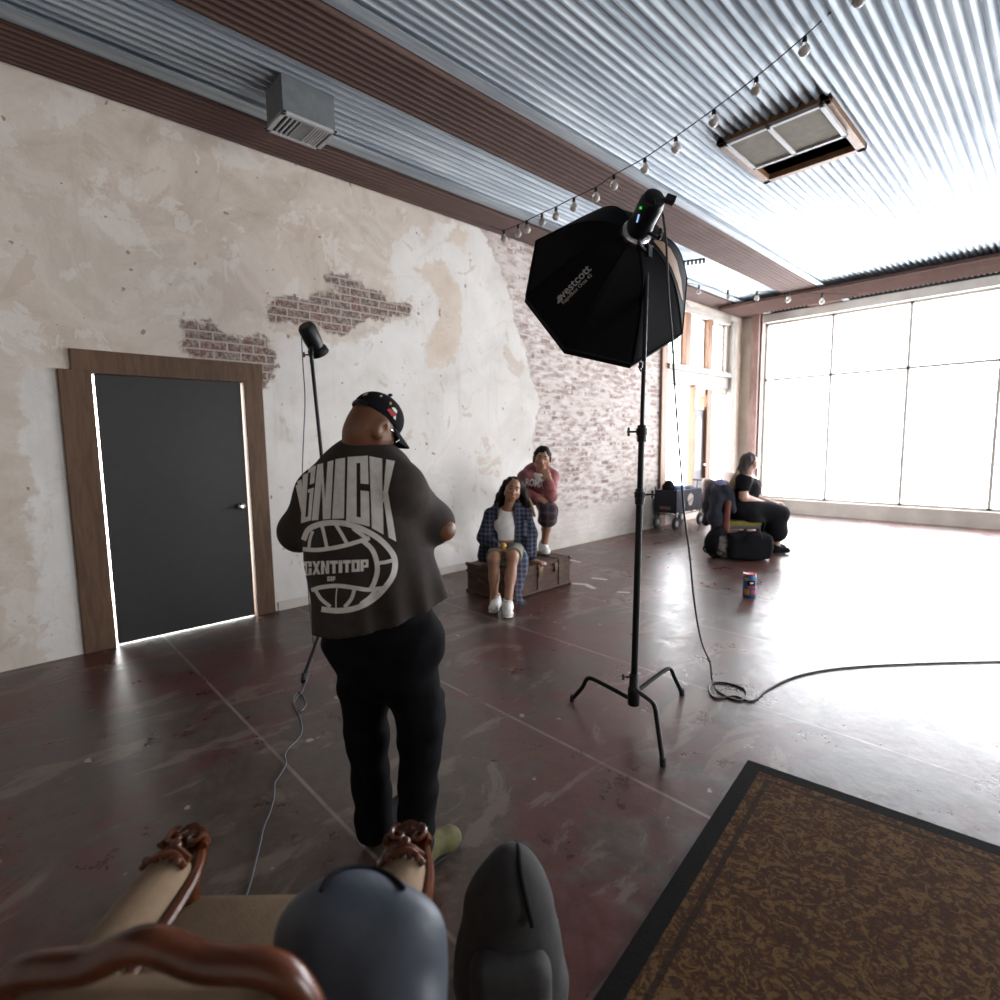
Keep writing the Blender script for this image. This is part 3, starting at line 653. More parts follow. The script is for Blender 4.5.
decal('emblem_white', [[(391, 408), (394, 408), (396.5, 411), (396, 414), (393, 411)], [(392.5, 417.2), (395.2, 415.5), (395.2, 420), (393.6, 419)]], MT['white_print'], cap_o, CB, .0035)
for q in ([(362.5, 396.6), (365, 394), (368.5, 393.4), (367, 395.8)], [(356, 397.6), (357, 395.4), (359.3, 395), (358.8, 397.4)], [(379.5, 396.8), (381, 395.4), (382.4, 396.6), (381, 397.8)]):
    decal('cap_mark', [q], MT['logo_print'], cap_o, CB, .003)
decal('emblem_gold', [[(389, 402.8), (390.6, 402.3), (391.4, 404.8), (389.6, 405.2)]], MT['cap_gold'], cap_o, CB, .003)
# shirt
LS, RS = pp(320, 493, .10), pp(403, 489, -.05)
shirt = [CAP(pp(364, 492, .03), pp(366, 560, .02), .205, .225, FW, 1.42), CAP(pp(366, 560, .02), pp(376, 650, .02), .225, .243, FW, 1.42),
         CAP(pp(366, 454, .035), LS, .066, .078), CAP(pp(363, 460, .035), RS, .060, .068), CAP(pp(352, 472, .03), pp(386, 472, -.0), .085, .08),
         CAP(RS, elbR, .078, .062), CAP(elbR, elbR+(handR-elbR)*.13, .062, .058), CAP(LS, elbL+UP*.02, .086, .078), CAP(elbL, elbL+(handL-elbL)*.15, .076, .068),
         CAP(pp(416, 560, -.02), pp(430, 610, -.02), .05, .075)]
hem = [pp(318, 634, 0), pp(437, 602, -.03), pp(376, 634, -.17)]
hn = np.cross(hem[1]-hem[0], hem[2]-hem[0]); hn = hn if hn[2] < 0 else -hn
cuffR = elbR+(handR-elbR)*.10+(-UP)*.028+SIDE*.02
def shirt_mod(g, D):
    folds = .006*np.sin((g@RT)*52+(g@UP)*9)*np.clip((1.15-g[:, 2])/.35, 0, 1)*np.clip(((g@RT)-(hem[1]@RT)+.19)/.08, 0, 1)
    return D+folds
MT['beard'] = plain('greying beard', (.10, .085, .08), .9, 0.0, .3, 60)
solid('beard', [ELL(HL(0, .030, -.060), (.062, .062, .052), np.array([HR, HF, HU])), CAP(HL(.060, .03, -.01), HL(.056, .035, -.06), .013, .018), CAP(HL(-.060, .03, -.01), HL(-.056, .035, -.06), .013, .018)], MT['beard'], ph, .005, .015)
sh = solid('shirt', shirt, MT['shirt'], ph, .008, .045, cut=[(hem[0], hn), (pp(367, 437, .03), unit(UP-FW*.25))], noise=lambda g: wrinkle(.006, 17, 10, 3)(g)+.011*np.sin((g@FW)*46+(g@RT)*38+g[:, 2]*5)*np.clip((1.22-g[:, 2])/.25, 0, 1)*np.clip(((g-pp(366, 560, .02))@RT-.02)/.09, 0, 1))
SB = bvh_of(sh)
def sub(quad, nu=2, nv=8, warp=None):
    """quad corners a,b,c,d -> grid of small quads"""
    a, b, c, d = (V(*p) for p in quad); out = []
    P = [[(a*(1-u)+b*u)*(1-v)+(d*(1-u)+c*u)*v for u in np.linspace(0, 1, nu+1)] for v in np.linspace(0, 1, nv+1)]
    for j in range(nv):
        for i in range(nu): out.append([P[j][i], P[j][i+1], P[j+1][i+1], P[j+1][i]])
    return [[tuple(warp(*p)) if warp else tuple(p) for p in q] for q in out]
def block(ch):
    R4 = lambda x0, y0, x1, y1: [(x0, y0), (x1, y0), (x1, y1), (x0, y1)]
    if ch == 'I': return [R4(0, 0, 1, 1)]
    if ch == 'C': return [R4(0, 0, .44, 1), R4(.44, .90, 1, 1), R4(.44, 0, 1, .10), R4(.62, .60, 1, .90), R4(.62, .10, 1, .50)]
    if ch == 'G': return [R4(0, 0, .42, 1), R4(.42, .91, 1, 1), R4(.42, 0, 1, .09), R4(.62, .68, 1, .91), R4(.66, .09, 1, .60), R4(.5, .54, .66, .60)]
    if ch == 'N': return [R4(0, 0, .36, 1), R4(.64, 0, 1, 1), [(.30, 1), (.36, 1), (.72, 0), (.60, 0)], [(.30, .8), (.36, 1), (.64, .35), (.64, 0)]]
    if ch == 'K': return [R4(0, 0, .50, 1), [(.50, .42), (.66, .50), (1.0, 1), (.66, 1)], [(.50, .58), (.72, .58), (1.05, 0), (.72, 0)]]
    if ch == 'B': return [R4(0, 0, .4, 1), R4(.4, .9, 1, 1), R4(.4, 0, 1, .1), R4(.4, .46, .9, .56), R4(.62, .56, 1, .9), R4(.62, .1, 1, .46)]
    if ch == 'X': return [[(0, 0), (.34, 0), (1, 1), (.66, 1)], [(.66, 0), (1, 0), (.34, 1), (0, 1)]]
    if ch == 'T': return [R4(0, .74, 1, 1), R4(.30, 0, .70, .74)]
    if ch == 'O': return [R4(0, 0, .36, 1), R4(.64, 0, 1, 1), R4(.36, .76, .64, 1), R4(.36, 0, .64, .24)]
    if ch == 'P': return [R4(0, 0, .40, 1), R4(.40, .78, 1, 1), R4(.40, .30, 1, .52), R4(.66, .52, 1, .78)]
LET = [('I', (295, 479.5), (301.5, 476), (306.5, 521), (302.5, 516)), ('G', (303.5, 471), (316.5, 465.5), (311.5, 520.5), (301.5, 523)), ('N', (318, 465), (334, 460.5), (331, 518.7), (312.3, 520.6)),
       ('I', (336, 459.5), (345.5, 458), (344.3, 518.4), (332.5, 518.8)), ('C', (348, 457.3), (368, 456), (370, 526.5), (346.5, 520.8)), ('K', (369.6, 456.6), (395, 461.5), (395, 541), (372, 528))]
quads = []
for ch, tl, tr, br, bl in LET:
    def wq(u, v, tl=V(*tl), tr=V(*tr), br=V(*br), bl=V(*bl)): return (tl*(1-u)+tr*u)*v+(bl*(1-u)+br*u)*(1-v)
    for q in block(ch): quads += sub(q, 3, 12, wq)
decal('print_lettering', quads, MT['white_print'], sh, SB, .0025)
def stroke(pts, w):
    P = [V(*p) for p in (catmull([(*p, 0) for p in pts], 8))]; out = []
    N = [unit(V(-(P[min(i+1, len(P)-1)]-P[max(i-1, 0)])[1], (P[min(i+1, len(P)-1)]-P[max(i-1, 0)])[0], 0)) for i in range(len(P))]
    ww = w if hasattr(w, '__len__') else (w, w)
    for i in range(len(P)-1):
        a = ww[0]+(ww[1]-ww[0])*i/(len(P)-1); e = N[i]*a/2; g = N[i+1]*a/2
        out.append([tuple((P[i]-e)[:2]), tuple((P[i+1]-g)[:2]), tuple((P[i+1]+g)[:2]), tuple((P[i]+e)[:2])])
    return out
GQ = []
GQ += stroke([(304, 540), (309, 530), (318, 525), (330, 522.8), (345, 523.5), (362, 529), (378, 538), (390, 550), (394.8, 561), (393, 575), (384, 589), (372, 600), (356, 608), (338, 610.5), (322, 609)], 5.6)
GQ += stroke([(303, 549), (315, 550), (328, 548.8), (345, 545.5), (362, 540.5), (370, 538)], 4.2)
GQ += stroke([(312, 590), (322, 587), (338, 585.6), (354, 587.5), (368, 589.5), (383, 588)], 4.2)
GQ += stroke([(363, 540.5), (372, 549), (376.5, 560), (377.5, 571), (375, 581), (371, 589)], 5.0)
GQ += stroke([(377.5, 563), (386, 562), (395, 559.5)], 3.6)+stroke([(322.5, 525), (325, 536), (327.5, 548)], 3.4)+stroke([(336, 524), (342, 534), (347.5, 544)], 3.6)+stroke([(353, 528), (361, 534), (369, 540)], 4)
GQ += stroke([(313.5, 531), (310.5, 540), (309.5, 549)], 3)+stroke([(316, 590), (322, 599), (331, 606.5)], 3.6)+stroke([(355, 588), (352, 598), (345, 607)], 3.8)+stroke([(376, 590), (370, 597), (361, 604)], 4.2)+stroke([(337.5, 587), (336.5, 597), (336.5, 609)], 1.2)
decal('print_globe', GQ, MT['white_print'], sh, SB, .0025)
TQ = []
word = 'CXNTITOP'; x = 304.5
W8 = {'I': 3.6}
for i, ch in enumerate(word):
    wdt = W8.get(ch, 8.0); u0, u1 = x, x+wdt; x += wdt+.65
    top_ = lambda xx: 561.5-(xx-306)*.035+.0; bot_ = lambda xx: 575.2-(xx-306)*.072
    for q in block(ch): TQ += sub(q, 2, 3, lambda u, v, u0=u0, u1=u1: ((u0+(u1-u0)*u), bot_(u0+(u1-u0)*u)*(1-v)+top_(u0+(u1-u0)*u)*v))
decal('print_word', TQ, MT['white_print'], sh, SB, .003)
TQ = []
for i, (x0, ch) in enumerate([(328, 'C'), (331.2, 'I'), (333.2, 'P')]):
    for q in block(ch): TQ += sub(q, 1, 2, lambda u, v, x0=x0, w=(1.4 if ch == 'I' else 2.6): (x0+w*u, 580.8-4.6*v))
decal('print_small_word', TQ, MT['white_print'], sh, SB, .003)
# trousers
hipL, hipR = pp(363, 652, .05), pp(408, 650, -.05)
ankL, ankR = pp(375, 828, .04), pp(416, 826, -.035)
kneL, kneR = pp(367, 735, .05), pp(421, 728, -.02)
tr_ = [CAP(pp(382, 618, .01), pp(384, 650, .01), .185, .190, FW, 1.25), CAP(hipL, kneL, .110, .080, None), CAP(kneL, ankL, .078, .073), CAP(hipR, kneR, .106, .084), CAP(kneR, ankR, .082, .072),
       BOX(pp(432, 712, -.03), (.030, .06, .075), np.array([RT, FW, UP]), .025), CAP(pp(352, 640, .04), pp(415, 640, -.04), .11, .11)]
solid('trousers', tr_, MT['trousers'], ph, .008, .03, cut=[((ankL+ankR)/2-UP*.055, (0, 0, -1)), (pp(382, 600, 0), (0, 0, 1))], noise=wrinkle(.0035, 26, 30, 5))
MT['olive_shoe'] = plain('olive yellow suede', (.075, .066, .019), .85, 0.0, .35, 30)
fl = on_z(371, 847); fr = on_z(417, 871)
shoe('shoe', fl-FW*.02, FW*.9+SIDE*.1, .29, MT['black_cloth'], MT['rubber'], ph, 1.0)
SD = unit(AWAY*.72+SIDE*.70)
sr = shoe('shoe', fr-SD*.05, SD, .26, MT['olive_shoe'], MT['rubber'], ph, 1.0)
hd = SIDE; solid('shoe_collar', [CAP(fr-SD*.0+UP*.055, fr+SD*.01+UP*.10, .064, .056), CAP(fr-SD*.02+UP*.03, fr+SD*.0+UP*.05, .056, .05), CAP(fr+SD*.01+UP*.085, fr+SD*.085+UP*.075, .044, .028)], MT['black_cloth'], sr, .006, .02)
MB().tube(catmull([pp(396, 442, -.02), pp(399, 440, .0), pp(400.5, 436, .03)]), .0018, 6).build('cord', MT['white_cloth'], ph)
# camera held at the chest, its wrist strap hanging out under the sleeve
cm = pp(404, 512, .47)
kam = empty('camera_in_hand', cm, 'black camera held in both hands of the standing photographer, strap hanging below his sleeve', 'camera')
cxx = np.array([unit(RT), unit(FW), UP])
MB().box(cm, (.066, .033, .048), cxx).build('camera_body', MT['black_plastic'], kam, bevel=.008)
MB().lathe(cm+FW*.033, FW, [(0, .036), (.02, .038), (.05, .036), (.075, .040), (.08, .036), (.081, .03)], 24).build('camera_lens', MT['black_metal'], kam)
MB().box(cm+UP*.058, (.025, .028, .015), cxx).build('viewfinder_hump', MT['black_plastic'], kam, bevel=.006)
MB().tube(catmull([cm+RT*.066+UP*.03, pp(430, 528, .30), pp(430, 536, .24), pp(431.5, 541, .24), pp(429, 548, .24), pp(426.5, 545, .24), pp(429, 538, .24), pp(427, 520, .3), cm+RT*.06+UP*.01]), (.006, .002), 8).build('wrist_strap', MT['black_cloth'], kam)

# ================================================================ LIGHTING EQUIPMENT
# ---- the big black stand with its octagonal softbox
ST = V(-1.585, 2.493, 0)
cs = empty('light_stand', ST, 'tall black light stand with three bent tubular legs under the large octagonal softbox', 'light stand')
pole_top = V(-1.58, 2.565, 2.50)
def along(z): return ST+UP*z+(pole_top-ST-UP*2.5)*(z/2.5)
MB().tube([along(.10), along(1.27)], .0185, 16).build('lower_tube', MT['black_metal'], cs)
MB().tube([along(1.24), along(1.60)], .0165, 16).build('middle_tube', MT['black_metal'], cs)
MB().tube([along(1.58), along(2.44)], .0115, 14).build('upper_tube', MT['black_metal'], cs)
MB().tube([along(2.40), pole_top+UP*.03], .008, 12).build('top_stud', MT['chrome'], cs)
def knob(at, d, parent, L=.045, r=.016):
    d = unit(d); b = MB().tube([at, at+d*L], .0055, 8); b.lathe(at+d*L, d, [(-.006, r*.5), (0, r*.6)], 10); w = np.cross(d, UP); b.tube([at+d*L-w*r*1.5, at+d*L-w*r*.6, at+d*L+w*r*.6, at+d*L+w*r*1.5], [.005, .009, .009, .005], 8); b.tube([at+d*L-UP*r*1.4, at+d*L+UP*r*1.4], .007, 8)
    return b.build('knob', MT['black_plastic'], parent)
for z, h_, d in ((1.25, .085, SIDE), (1.585, .09, -SIDE)):
    c = MB().lathe(along(z), UP, [(-h_*.5, .021), (-h_*.48, .025), (-h_*.1, .025), (-h_*.08, .029), (h_*.30, .029), (h_*.32, .024), (h_*.5, .022)], 18).build('collar', MT['black_plastic'], cs); knob(along(z)+d*.024+UP*.01, d, c)
c = MB().lathe(along(.19), UP, [(-.10, .030), (-.095, .033), (-.01, .033), (-.005, .030), (.0, .030), (.005, .026), (.075, .026), (.08, .022)], 18).build('base_hub', MT['black_metal'], cs)
knob(along(.25)-SIDE*.02, -SIDE, c, .04, .011)
for k, (fx, fy, zt) in enumerate([(572, 701, .125), (663, 766, .195), (682, 695, .16)]):
    ft = on_z(fx, fy)+UP*.012; d = unit((ft-ST)*V(1, 1, 0)); L = np.linalg.norm((ft-ST)[:2])
    p = [ST+UP*zt+d*.03, ST+UP*(zt+.035)+d*(L*.45), ST+UP*(zt+.05)+d*(L*.66), ST+UP*(zt+.035)+d*(L*.75), ST+UP*(zt-.02)+d*(L*.82), ft]
    lg = MB().tube(catmull(p, 5), .0125, 12).build('leg', MT['black_metal'], cs)
    MB().tube([ft-UP*.012, ft+UP*.025-d*.006], .0155, 12).build('rubber_foot', MT['rubber'], lg)
# ---- softbox and flash head
NB = unit((-.76660672, .53323393, -.35826991)); RC = V(-1.94001411, 2.7376688, 2.44693962)
bu = unit(np.cross(NB, UP)); bv = np.cross(bu, NB); AP = RC-NB*.414; ROLL = 0.94154454; RB = .5075
rim = [RC+RB*(math.cos(ROLL+k*math.pi/4)*bu+math.sin(ROLL+k*math.pi/4)*bv) for k in range(8)]
ring = [AP+.075*(math.cos(ROLL+k*math.pi/4)*bu+math.sin(ROLL+k*math.pi/4)*bv) for k in range(8)]
sbx = empty('softbox', AP, 'large black octagonal softbox mounted high on the tall light stand', 'softbox')
def rib_pt(k, t): return ring[k % 8]*(1-t)+rim[k % 8]*t-NB*.105*math.sin(math.pi*t)*(1-.25*t)
def panel_pt(k, t, s):
    p = rib_pt(k, t)*(1-s)+rib_pt(k+1, t)*s; return p+(AP+NB*.2-p)*.022*4*s*(1-s)*math.sin(math.pi*t)
NT, NS = 14, 8
b = MB()
for k in range(8):
    v = [panel_pt(k, i/NT, j/NS) for i in range(NT+1) for j in range(NS+1)]
    b.add(v, [(i*(NS+1)+j, i*(NS+1)+j+1, (i+1)*(NS+1)+j+1, (i+1)*(NS+1)+j) for i in range(NT) for j in range(NS)])
bm = bmesh.new(); me = bpy.data.meshes.new('outer_cover'); me.from_pydata(b.v, [], b.f); bm.from_mesh(me); bmesh.ops.remove_doubles(bm, verts=bm.verts, dist=1e-5); bmesh.ops.recalc_face_normals(bm, faces=bm.faces); bm.to_mesh(me); bm.free()
cover = link('outer_cover', me, MT['softbox_cloth'], sbx)
b = MB(); lip = [p+NB*.05 for p in rim]
b.add(rim+lip, [(k, (k+1) % 8, 8+(k+1) % 8, 8+k) for k in range(8)]); b.build('front_lip', MT['softbox_cloth'], sbx, smooth=False, fix=False)
b = MB(); q = [RC+NB*.012+(p-RC)*.985 for p in rim]; b.add([RC+NB*.02]+q, [(0, 1+k, 1+(k+1) % 8) for k in range(8)]); b.build('diffuser', MT['white_cloth'], sbx, smooth=False)
for k in range(8): MB().tube([rib_pt(k, t)+(rib_pt(k, t)-AP)*.004 for t in np.linspace(0, 1, 12)], .0035, 6).build('rib', MT['softbox_cloth'], sbx)
MB().tube([p for p in rim]+[rim[0]], .006, 8).build('rim_binding', MT['black_cloth'], sbx)
KB = bvh_of(cover)
def text_quads(body, size=1.0, shear=0.0, bold=0.0):
    cu = bpy.data.curves.new('lettering', 'FONT'); cu.body = body; cu.size = size; cu.shear = shear; cu.offset = bold; cu.resolution_u = 3
    o = bpy.data.objects.new('lettering', cu); COL.objects.link(o); dg = bpy.context.evaluated_depsgraph_get(); me = bpy.data.meshes.new_from_object(o.evaluated_get(dg))
    v = [tuple(x.co)[:2] for x in me.vertices]; f = [tuple(p.vertices) for p in me.polygons]
    bpy.data.objects.remove(o); bpy.data.curves.remove(cu); bpy.data.meshes.remove(me); return v, f
def text_on(name, body, p0, p1, hpx, mat, parent, bvh, lift=.002, bold=0.0, shear=0.0, curve=0.0):
    v, f = text_quads(body, 1.0, shear, bold); w = max(x for x, y in v); p0, p1 = V(*p0), V(*p1); d = p1-p0; n = unit(V(d[1], -d[0]))
    quads = [[tuple(p0+d*(v[i][0]/w)+n*(v[i][1]*hpx+curve*4*(v[i][0]/w)*(1-v[i][0]/w))) for i in q] for q in f]
    return decal(name, quads, mat, parent, bvh, lift)
text_on('lettering', 'westcott', (561, 301.5), (592, 269.5), 11.5, MT['logo_print'], cover, KB, .003, .018)
text_on('lettering', 'RapidBox Octa 43', (563.5, 304.5), (592.5, 276), 5.0, MT['logo_print'], cover, KB, .003, .01)
decal('logo_mark', [[(557.6, 303.8), (558.6, 295.5), (560.5, 295.2), (559.4, 303)], [(558.6, 303.5), (561.8, 296), (563, 298.5), (560.2, 302.5)]], MT['logo_print'], cover, KB, .003)
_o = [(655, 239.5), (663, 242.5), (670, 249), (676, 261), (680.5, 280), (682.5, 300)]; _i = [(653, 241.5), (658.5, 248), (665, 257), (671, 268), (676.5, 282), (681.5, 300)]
decal('crescent', [q for i in range(5) for q in sub([_o[i], _o[i+1], _i[i+1], _i[i]], 3, 2)], MT['tan_crescent'], sbx, KB, .004)  # tan crescent laid onto the outer cover along its right rim
MB().lathe(AP, NB, [(-.045, .060), (-.03, .078), (.0, .082), (.012, .078)], 28).build('speed_ring', MT['chrome'], sbx)
fh = empty('flash_head', AP-NB*.2, 'black studio flash head behind the large octagonal softbox', 'flash head')
HB = -NB; hx = unit(np.cross(HB, UP)); hy = np.cross(hx, HB)
MB().lathe(AP-NB*.035, HB, [(0, .060), (.02, .066), (.05, .066), (.06, .060)], 24).build('front_collar', MT['black_plastic'], fh)
b = MB().tube([AP+HB*(.08+d) for d in (0, .02, .135, .165, .175)], [(.050, .056), (.060, .066), (.060, .066), (.050, .056), (.032, .038)], 22, side=hx); b.build('housing', MT['black_plastic'], fh)
MB().box(AP+HB*.15-hx*.059+hy*.0, (.004, .040, .028), np.array([hx, HB, hy])).build('display_panel', MT['black_metal'], fh, bevel=.003)
g = G('lit display'); g.b.inputs['Emission Color'].default_value = (.35, .6, 1, 1); g.b.inputs['Emission Strength'].default_value = .7; MT['lcd'] = g.out((.1, .15, .25), .3)
g = G('green lamp'); g.b.inputs['Emission Color'].default_value = (.02, .8, .08, 1); g.b.inputs['Emission Strength'].default_value = .6; MT['led'] = g.out((.0, .2, .02), .3)
FB = bvh_of([o for o in bpy.data.objects if o.parent == fh and o.name.startswith('housing')][0])
decal('display', [[(636.6, 222), (638.8, 214), (640.4, 214), (638.2, 222)]], MT['lcd'], fh, FB, .004)
decal('status_lamp', [[(640.2, 209), (640.2, 206.6), (642.4, 206.6), (642.4, 209)]], MT['led'], fh, FB, .004)
b = MB().tube(catmull([AP+HB*.05+UP*-.03, AP+HB*.05-UP*.075, pole_top-UP*.02+V(0, 0, .03)]), .014, 10); b.box(pole_top+UP*.015, (.022, .022, .03)); b.build('tilt_bracket', MT['black_metal'], fh)
MB().tube(catmull([AP+HB*.05+SIDE*.05-UP*.02, at_h(659, 238, 2.70), at_h(661, 228, 2.68)]), [.010]*16+[.006], 8).build('tilt_handle', MT['black_plastic'], fh)
b = MB().tube([at_h(655, 202, 2.62), at_h(668, 199, 2.62)], .012, 8); b.box(at_h(670, 199.5, 2.62), (.022, .02, .014), np.array([unit(SIDE-UP*.35), AWAY, unit(UP+SIDE*.35)])); b.build('radio_trigger', MT['black_plastic'], fh)
b = MB().tube([at_h(641, 362, 2.72), at_h(640.5, 368, 2.72)], .010, 10); b.tube([at_h(638.5, 366, 2.72), at_h(641, 371, 2.72), at_h(645, 369, 2.72)], .005, 8); b.build('lower_strap', MT['black_plastic'], sbx)
# its power cable, hanging free and coiling on the floor
cpx = [(663, 214, 2.63), (666, 240, 2.63), (667, 258, 2.63), (669, 300, 2.66), (672, 335, 2.70), (674, 375, 2.76), (677, 420, 2.83), (681, 470, 2.91), (684, 512, 2.99), (690, 558, 3.05), (694, 600, 3.11), (701, 640, 3.16), (710, 663, 3.18)]
floor_px = [(712, 680), (718, 692), (735, 701), (745, 699), (744, 690), (728, 684), (713, 684), (709, 691), (716, 699), (735, 697), (752, 702), (768, 690), (800, 676), (850, 668), (930, 664), (1020, 662)]
pts = [at_h(*p) for p in cpx]+[on_z(x, y)+UP*.006 for x, y in floor_px]
tag(MB().tube(catmull(pts, 6), .0055, 8).build('power_cable', MT['cable_black'], fix=False), 'thin black power cable hanging from the large flash head and looping on the floor', 'cable')

# ---- the smaller stand behind the photographer
LB = V(-3.47, 1.72, 0)
ls = empty('light_stand', LB, 'slim black light stand behind the photographer, close to the plaster wall', 'light stand')
ltop = V(*at_h(311.5, 357, LB@AWAY)); 
def al2(z): return LB+UP*z+(ltop-LB-UP*ltop[2])*(z/ltop[2])
MB().tube([al2(.25), al2(1.25)], .016, 12).build('lower_tube', MT['black_metal'], ls); MB().tube([al2(1.2), al2(ltop[2])], .0125, 12).build('upper_tube', MT['black_metal'], ls)
c = MB().lathe(al2(1.22), UP, [(-.04, .018), (-.035, .023), (.03, .023), (.04, .017)], 14).build('collar', MT['black_plastic'], ls); knob(al2(1.22)+SIDE*.02, SIDE, c, .035, .012)
c = MB().lathe(al2(.50), UP, [(-.04, .018), (-.035, .025), (.03, .025), (.04, .018)], 14).build('leg_hub', MT['black_plastic'], ls)
for fx in (on_z(303, 680), on_z(338, 628), LB+V(-.30, .26, 0)):
    ft = fx*V(1, 1, 0)+UP*.012
    lg = MB().tube([al2(.50)+unit(ft-LB)*.02, ft], .0105, 10).build('leg', MT['black_metal'], ls); MB().tube([ft-UP*.012, ft+UP*.03-unit(ft-LB)*.008], .014, 10).build('rubber_foot', MT['rubber'], lg)
    MB().tube([al2(.28), al2(.50)*.5+ft*.5], .006, 8).build('brace', MT['chrome'], ls)
fd = LB@AWAY
f2 = empty('flash_head', ltop+UP*.06, 'small black flash head on the slim stand near the plaster wall', 'flash head')
a0, a1 = at_h(305.5, 325, fd), at_h(316, 347, fd+.10); dd = unit(a1-a0); sx = unit(np.cross(dd, UP))
MB().tube([a0, a0+dd*.02, a0+(a1-a0)*.7, a1], [(.045, .05), (.058, .062), (.058, .062), (.052, .056)], 20, side=sx).build('housing', MT['black_plastic'], f2)
MB().lathe(a1, dd, [(0, .055), (.015, .066), (.05, .072), (.055, .06)], 22).build('reflector', MT['black_metal'], f2)
MB().lathe(a1+dd*.05, dd, [(0, .058), (.008, .055), (.012, .03)], 20).build('glass_dome', MT['frost'], f2)
b = MB().tube(catmull([a0*.45+a1*.55-UP*.05, ltop+UP*.03, ltop-UP*.04]), .013, 10); b.build('tilt_bracket', MT['black_metal'], f2); knob(ltop+UP*.015-SIDE*.01, -SIDE, f2, .04, .012)
cp2 = [(301.5, 337, fd-.03), (303, 365, fd-.03), (305, 400, fd-.02), (303.5, 440, fd), (302.5, 480, fd), (306, 540, fd-.05), (309, 600, fd-.12)]
fp2 = [(314, 650), (312, 662), (306, 683), (302, 693), (297, 698), (294, 706), (300, 712), (306, 706), (303, 697), (297, 694), (293, 704), (299, 716), (302, 728), (300, 738), (289, 749), (285, 757), (286, 765), (279, 778), (275, 784), (274, 799), (270, 814), (264, 828), (259, 850), (250, 886), (240, 915), (222, 960), (205, 1010)]
pts = [at_h(*p) for p in cp2]+[on_z(x, y)+UP*.006 for x, y in fp2]
tag(MB().tube(catmull(pts, 6), .0042, 8).build('power_cable', MT['cable_grey'], fix=False), 'grey power cable running from the small flash head across the floor behind the photographer', 'cable')

# ================================================================ THE COUPLE ON THE TRUNK
TX0, TX1, TY0, TY1, TH = -4.26, -3.68, 3.53, 4.53, .315
tk = empty('trunk', ((TX0+TX1)/2, (TY0+TY1)/2, 0), 'old brown steamer trunk lying on the floor under the seated woman', 'trunk')
MB().span((TX0+.008, TY0+.008, .012), (TX1-.008, TY1-.008, TH-.085)).build('body', MT['trunk'], tk, smooth=False, bevel=.006)
lid = MB().span((TX0+.006, TY0+.006, TH-.082), (TX1-.006, TY1-.006, TH-.006)).build('lid', MT['trunk'], tk, smooth=False, bevel=.008)
b = MB()
for y in (TY0+.17, TY0+.5, TY0+.83):
    b.span((TX0+.01, y-.035, TH-.008), (TX1-.01, y+.035, TH)); b.span((TX1-.010, y-.035, .012), (TX1+.004, y+.035, TH-.004))
b.span((TX0, TY0, TH-.095), (TX0+.02, TY1, TH-.072)).span((TX1-.012, TY0, TH-.095), (TX1+.003, TY1, TH-.072)).span((TX0, TY0-.003, TH-.095), (TX1, TY0+.012, TH-.072)).span((TX1-.012, TY0, .012), (TX1+.003, TY1, .035)).span((TX0, TY0-.003, .012), (TX1, TY0+.012, .035))
b.build('slat', MT['trunk_slat'], tk, smooth=False, bevel=.003)
MT['brass'] = plain('tarnished brass', (.10, .065, .035), .45, .8)
for x in (TX0+.011, TX1-.011):
    for y in (TY0+.011, TY1-.011):
        for z in (.019, TH-.016): MB().box((x, y, z), (.017, .017, .019)).build('corner_cap', MT['brass'], tk, bevel=.008)
for y in (TY0+.24, TY0+.74): MB().box((TX1+.006, y, TH-.085), (.008, .022, .045)).build('latch', MT['brass'], tk, bevel=.004)
lk = MB().box((TX1+.006, TY0+.5, TH-.09), (.010, .035, .05)).build('lock', MT['brass'], tk, bevel=.005)
MB().tube(catmull([V((TX0+TX1)/2-.08, TY0-.005, .19), V((TX0+TX1)/2-.06, TY0-.03, .17), V((TX0+TX1)/2+.06, TY0-.03, .17), V((TX0+TX1)/2+.08, TY0-.005, .19)]), .010, 8).build('side_handle', MT['trunk_slat'], tk)

# ---- seated woman
B = -AWAY                                                        # towards the camera
wo = empty('person', on_z(503, 600)*V(1, 1, 0), 'seated woman in navy plaid overshirt, white top and white sneakers on the trunk', 'person')
w = lambda x, y, d: at_h(x, y, d)
hipc = w(506.5, 546, 5.42); hipc[2] = TH+.085
cheL = w(506, 522, 5.36); nck = w(508.5, 507, 5.33)
hcW = w(512.5, 489.5, 5.27); HFW = unit(B*.97-UP*.02+SIDE*.10); HUW = unit(UP+SIDE*.26)
hp, HLW = head(None, hcW, HFW, HUW, 1.0, 1.14, False)
kl, kr = w(494, 559, 4.98), w(512.5, 557.5, 4.97)
sl_, sr_ = on_z(494, 612), on_z(508, 617)
al, ar = sl_*V(1, 1, 0)-B*.10+UP*.085, sr_*V(1, 1, 0)-B*.10+UP*.085
shl, shr = w(491, 514.5, 5.36), w(525.5, 514, 5.36)
ell, elr = w(484, 538, 5.34), w(531, 534, 5.42)
hal, har = w(501, 550, 5.10), w(531.5, 556, 5.42); har[2] = TH+.022
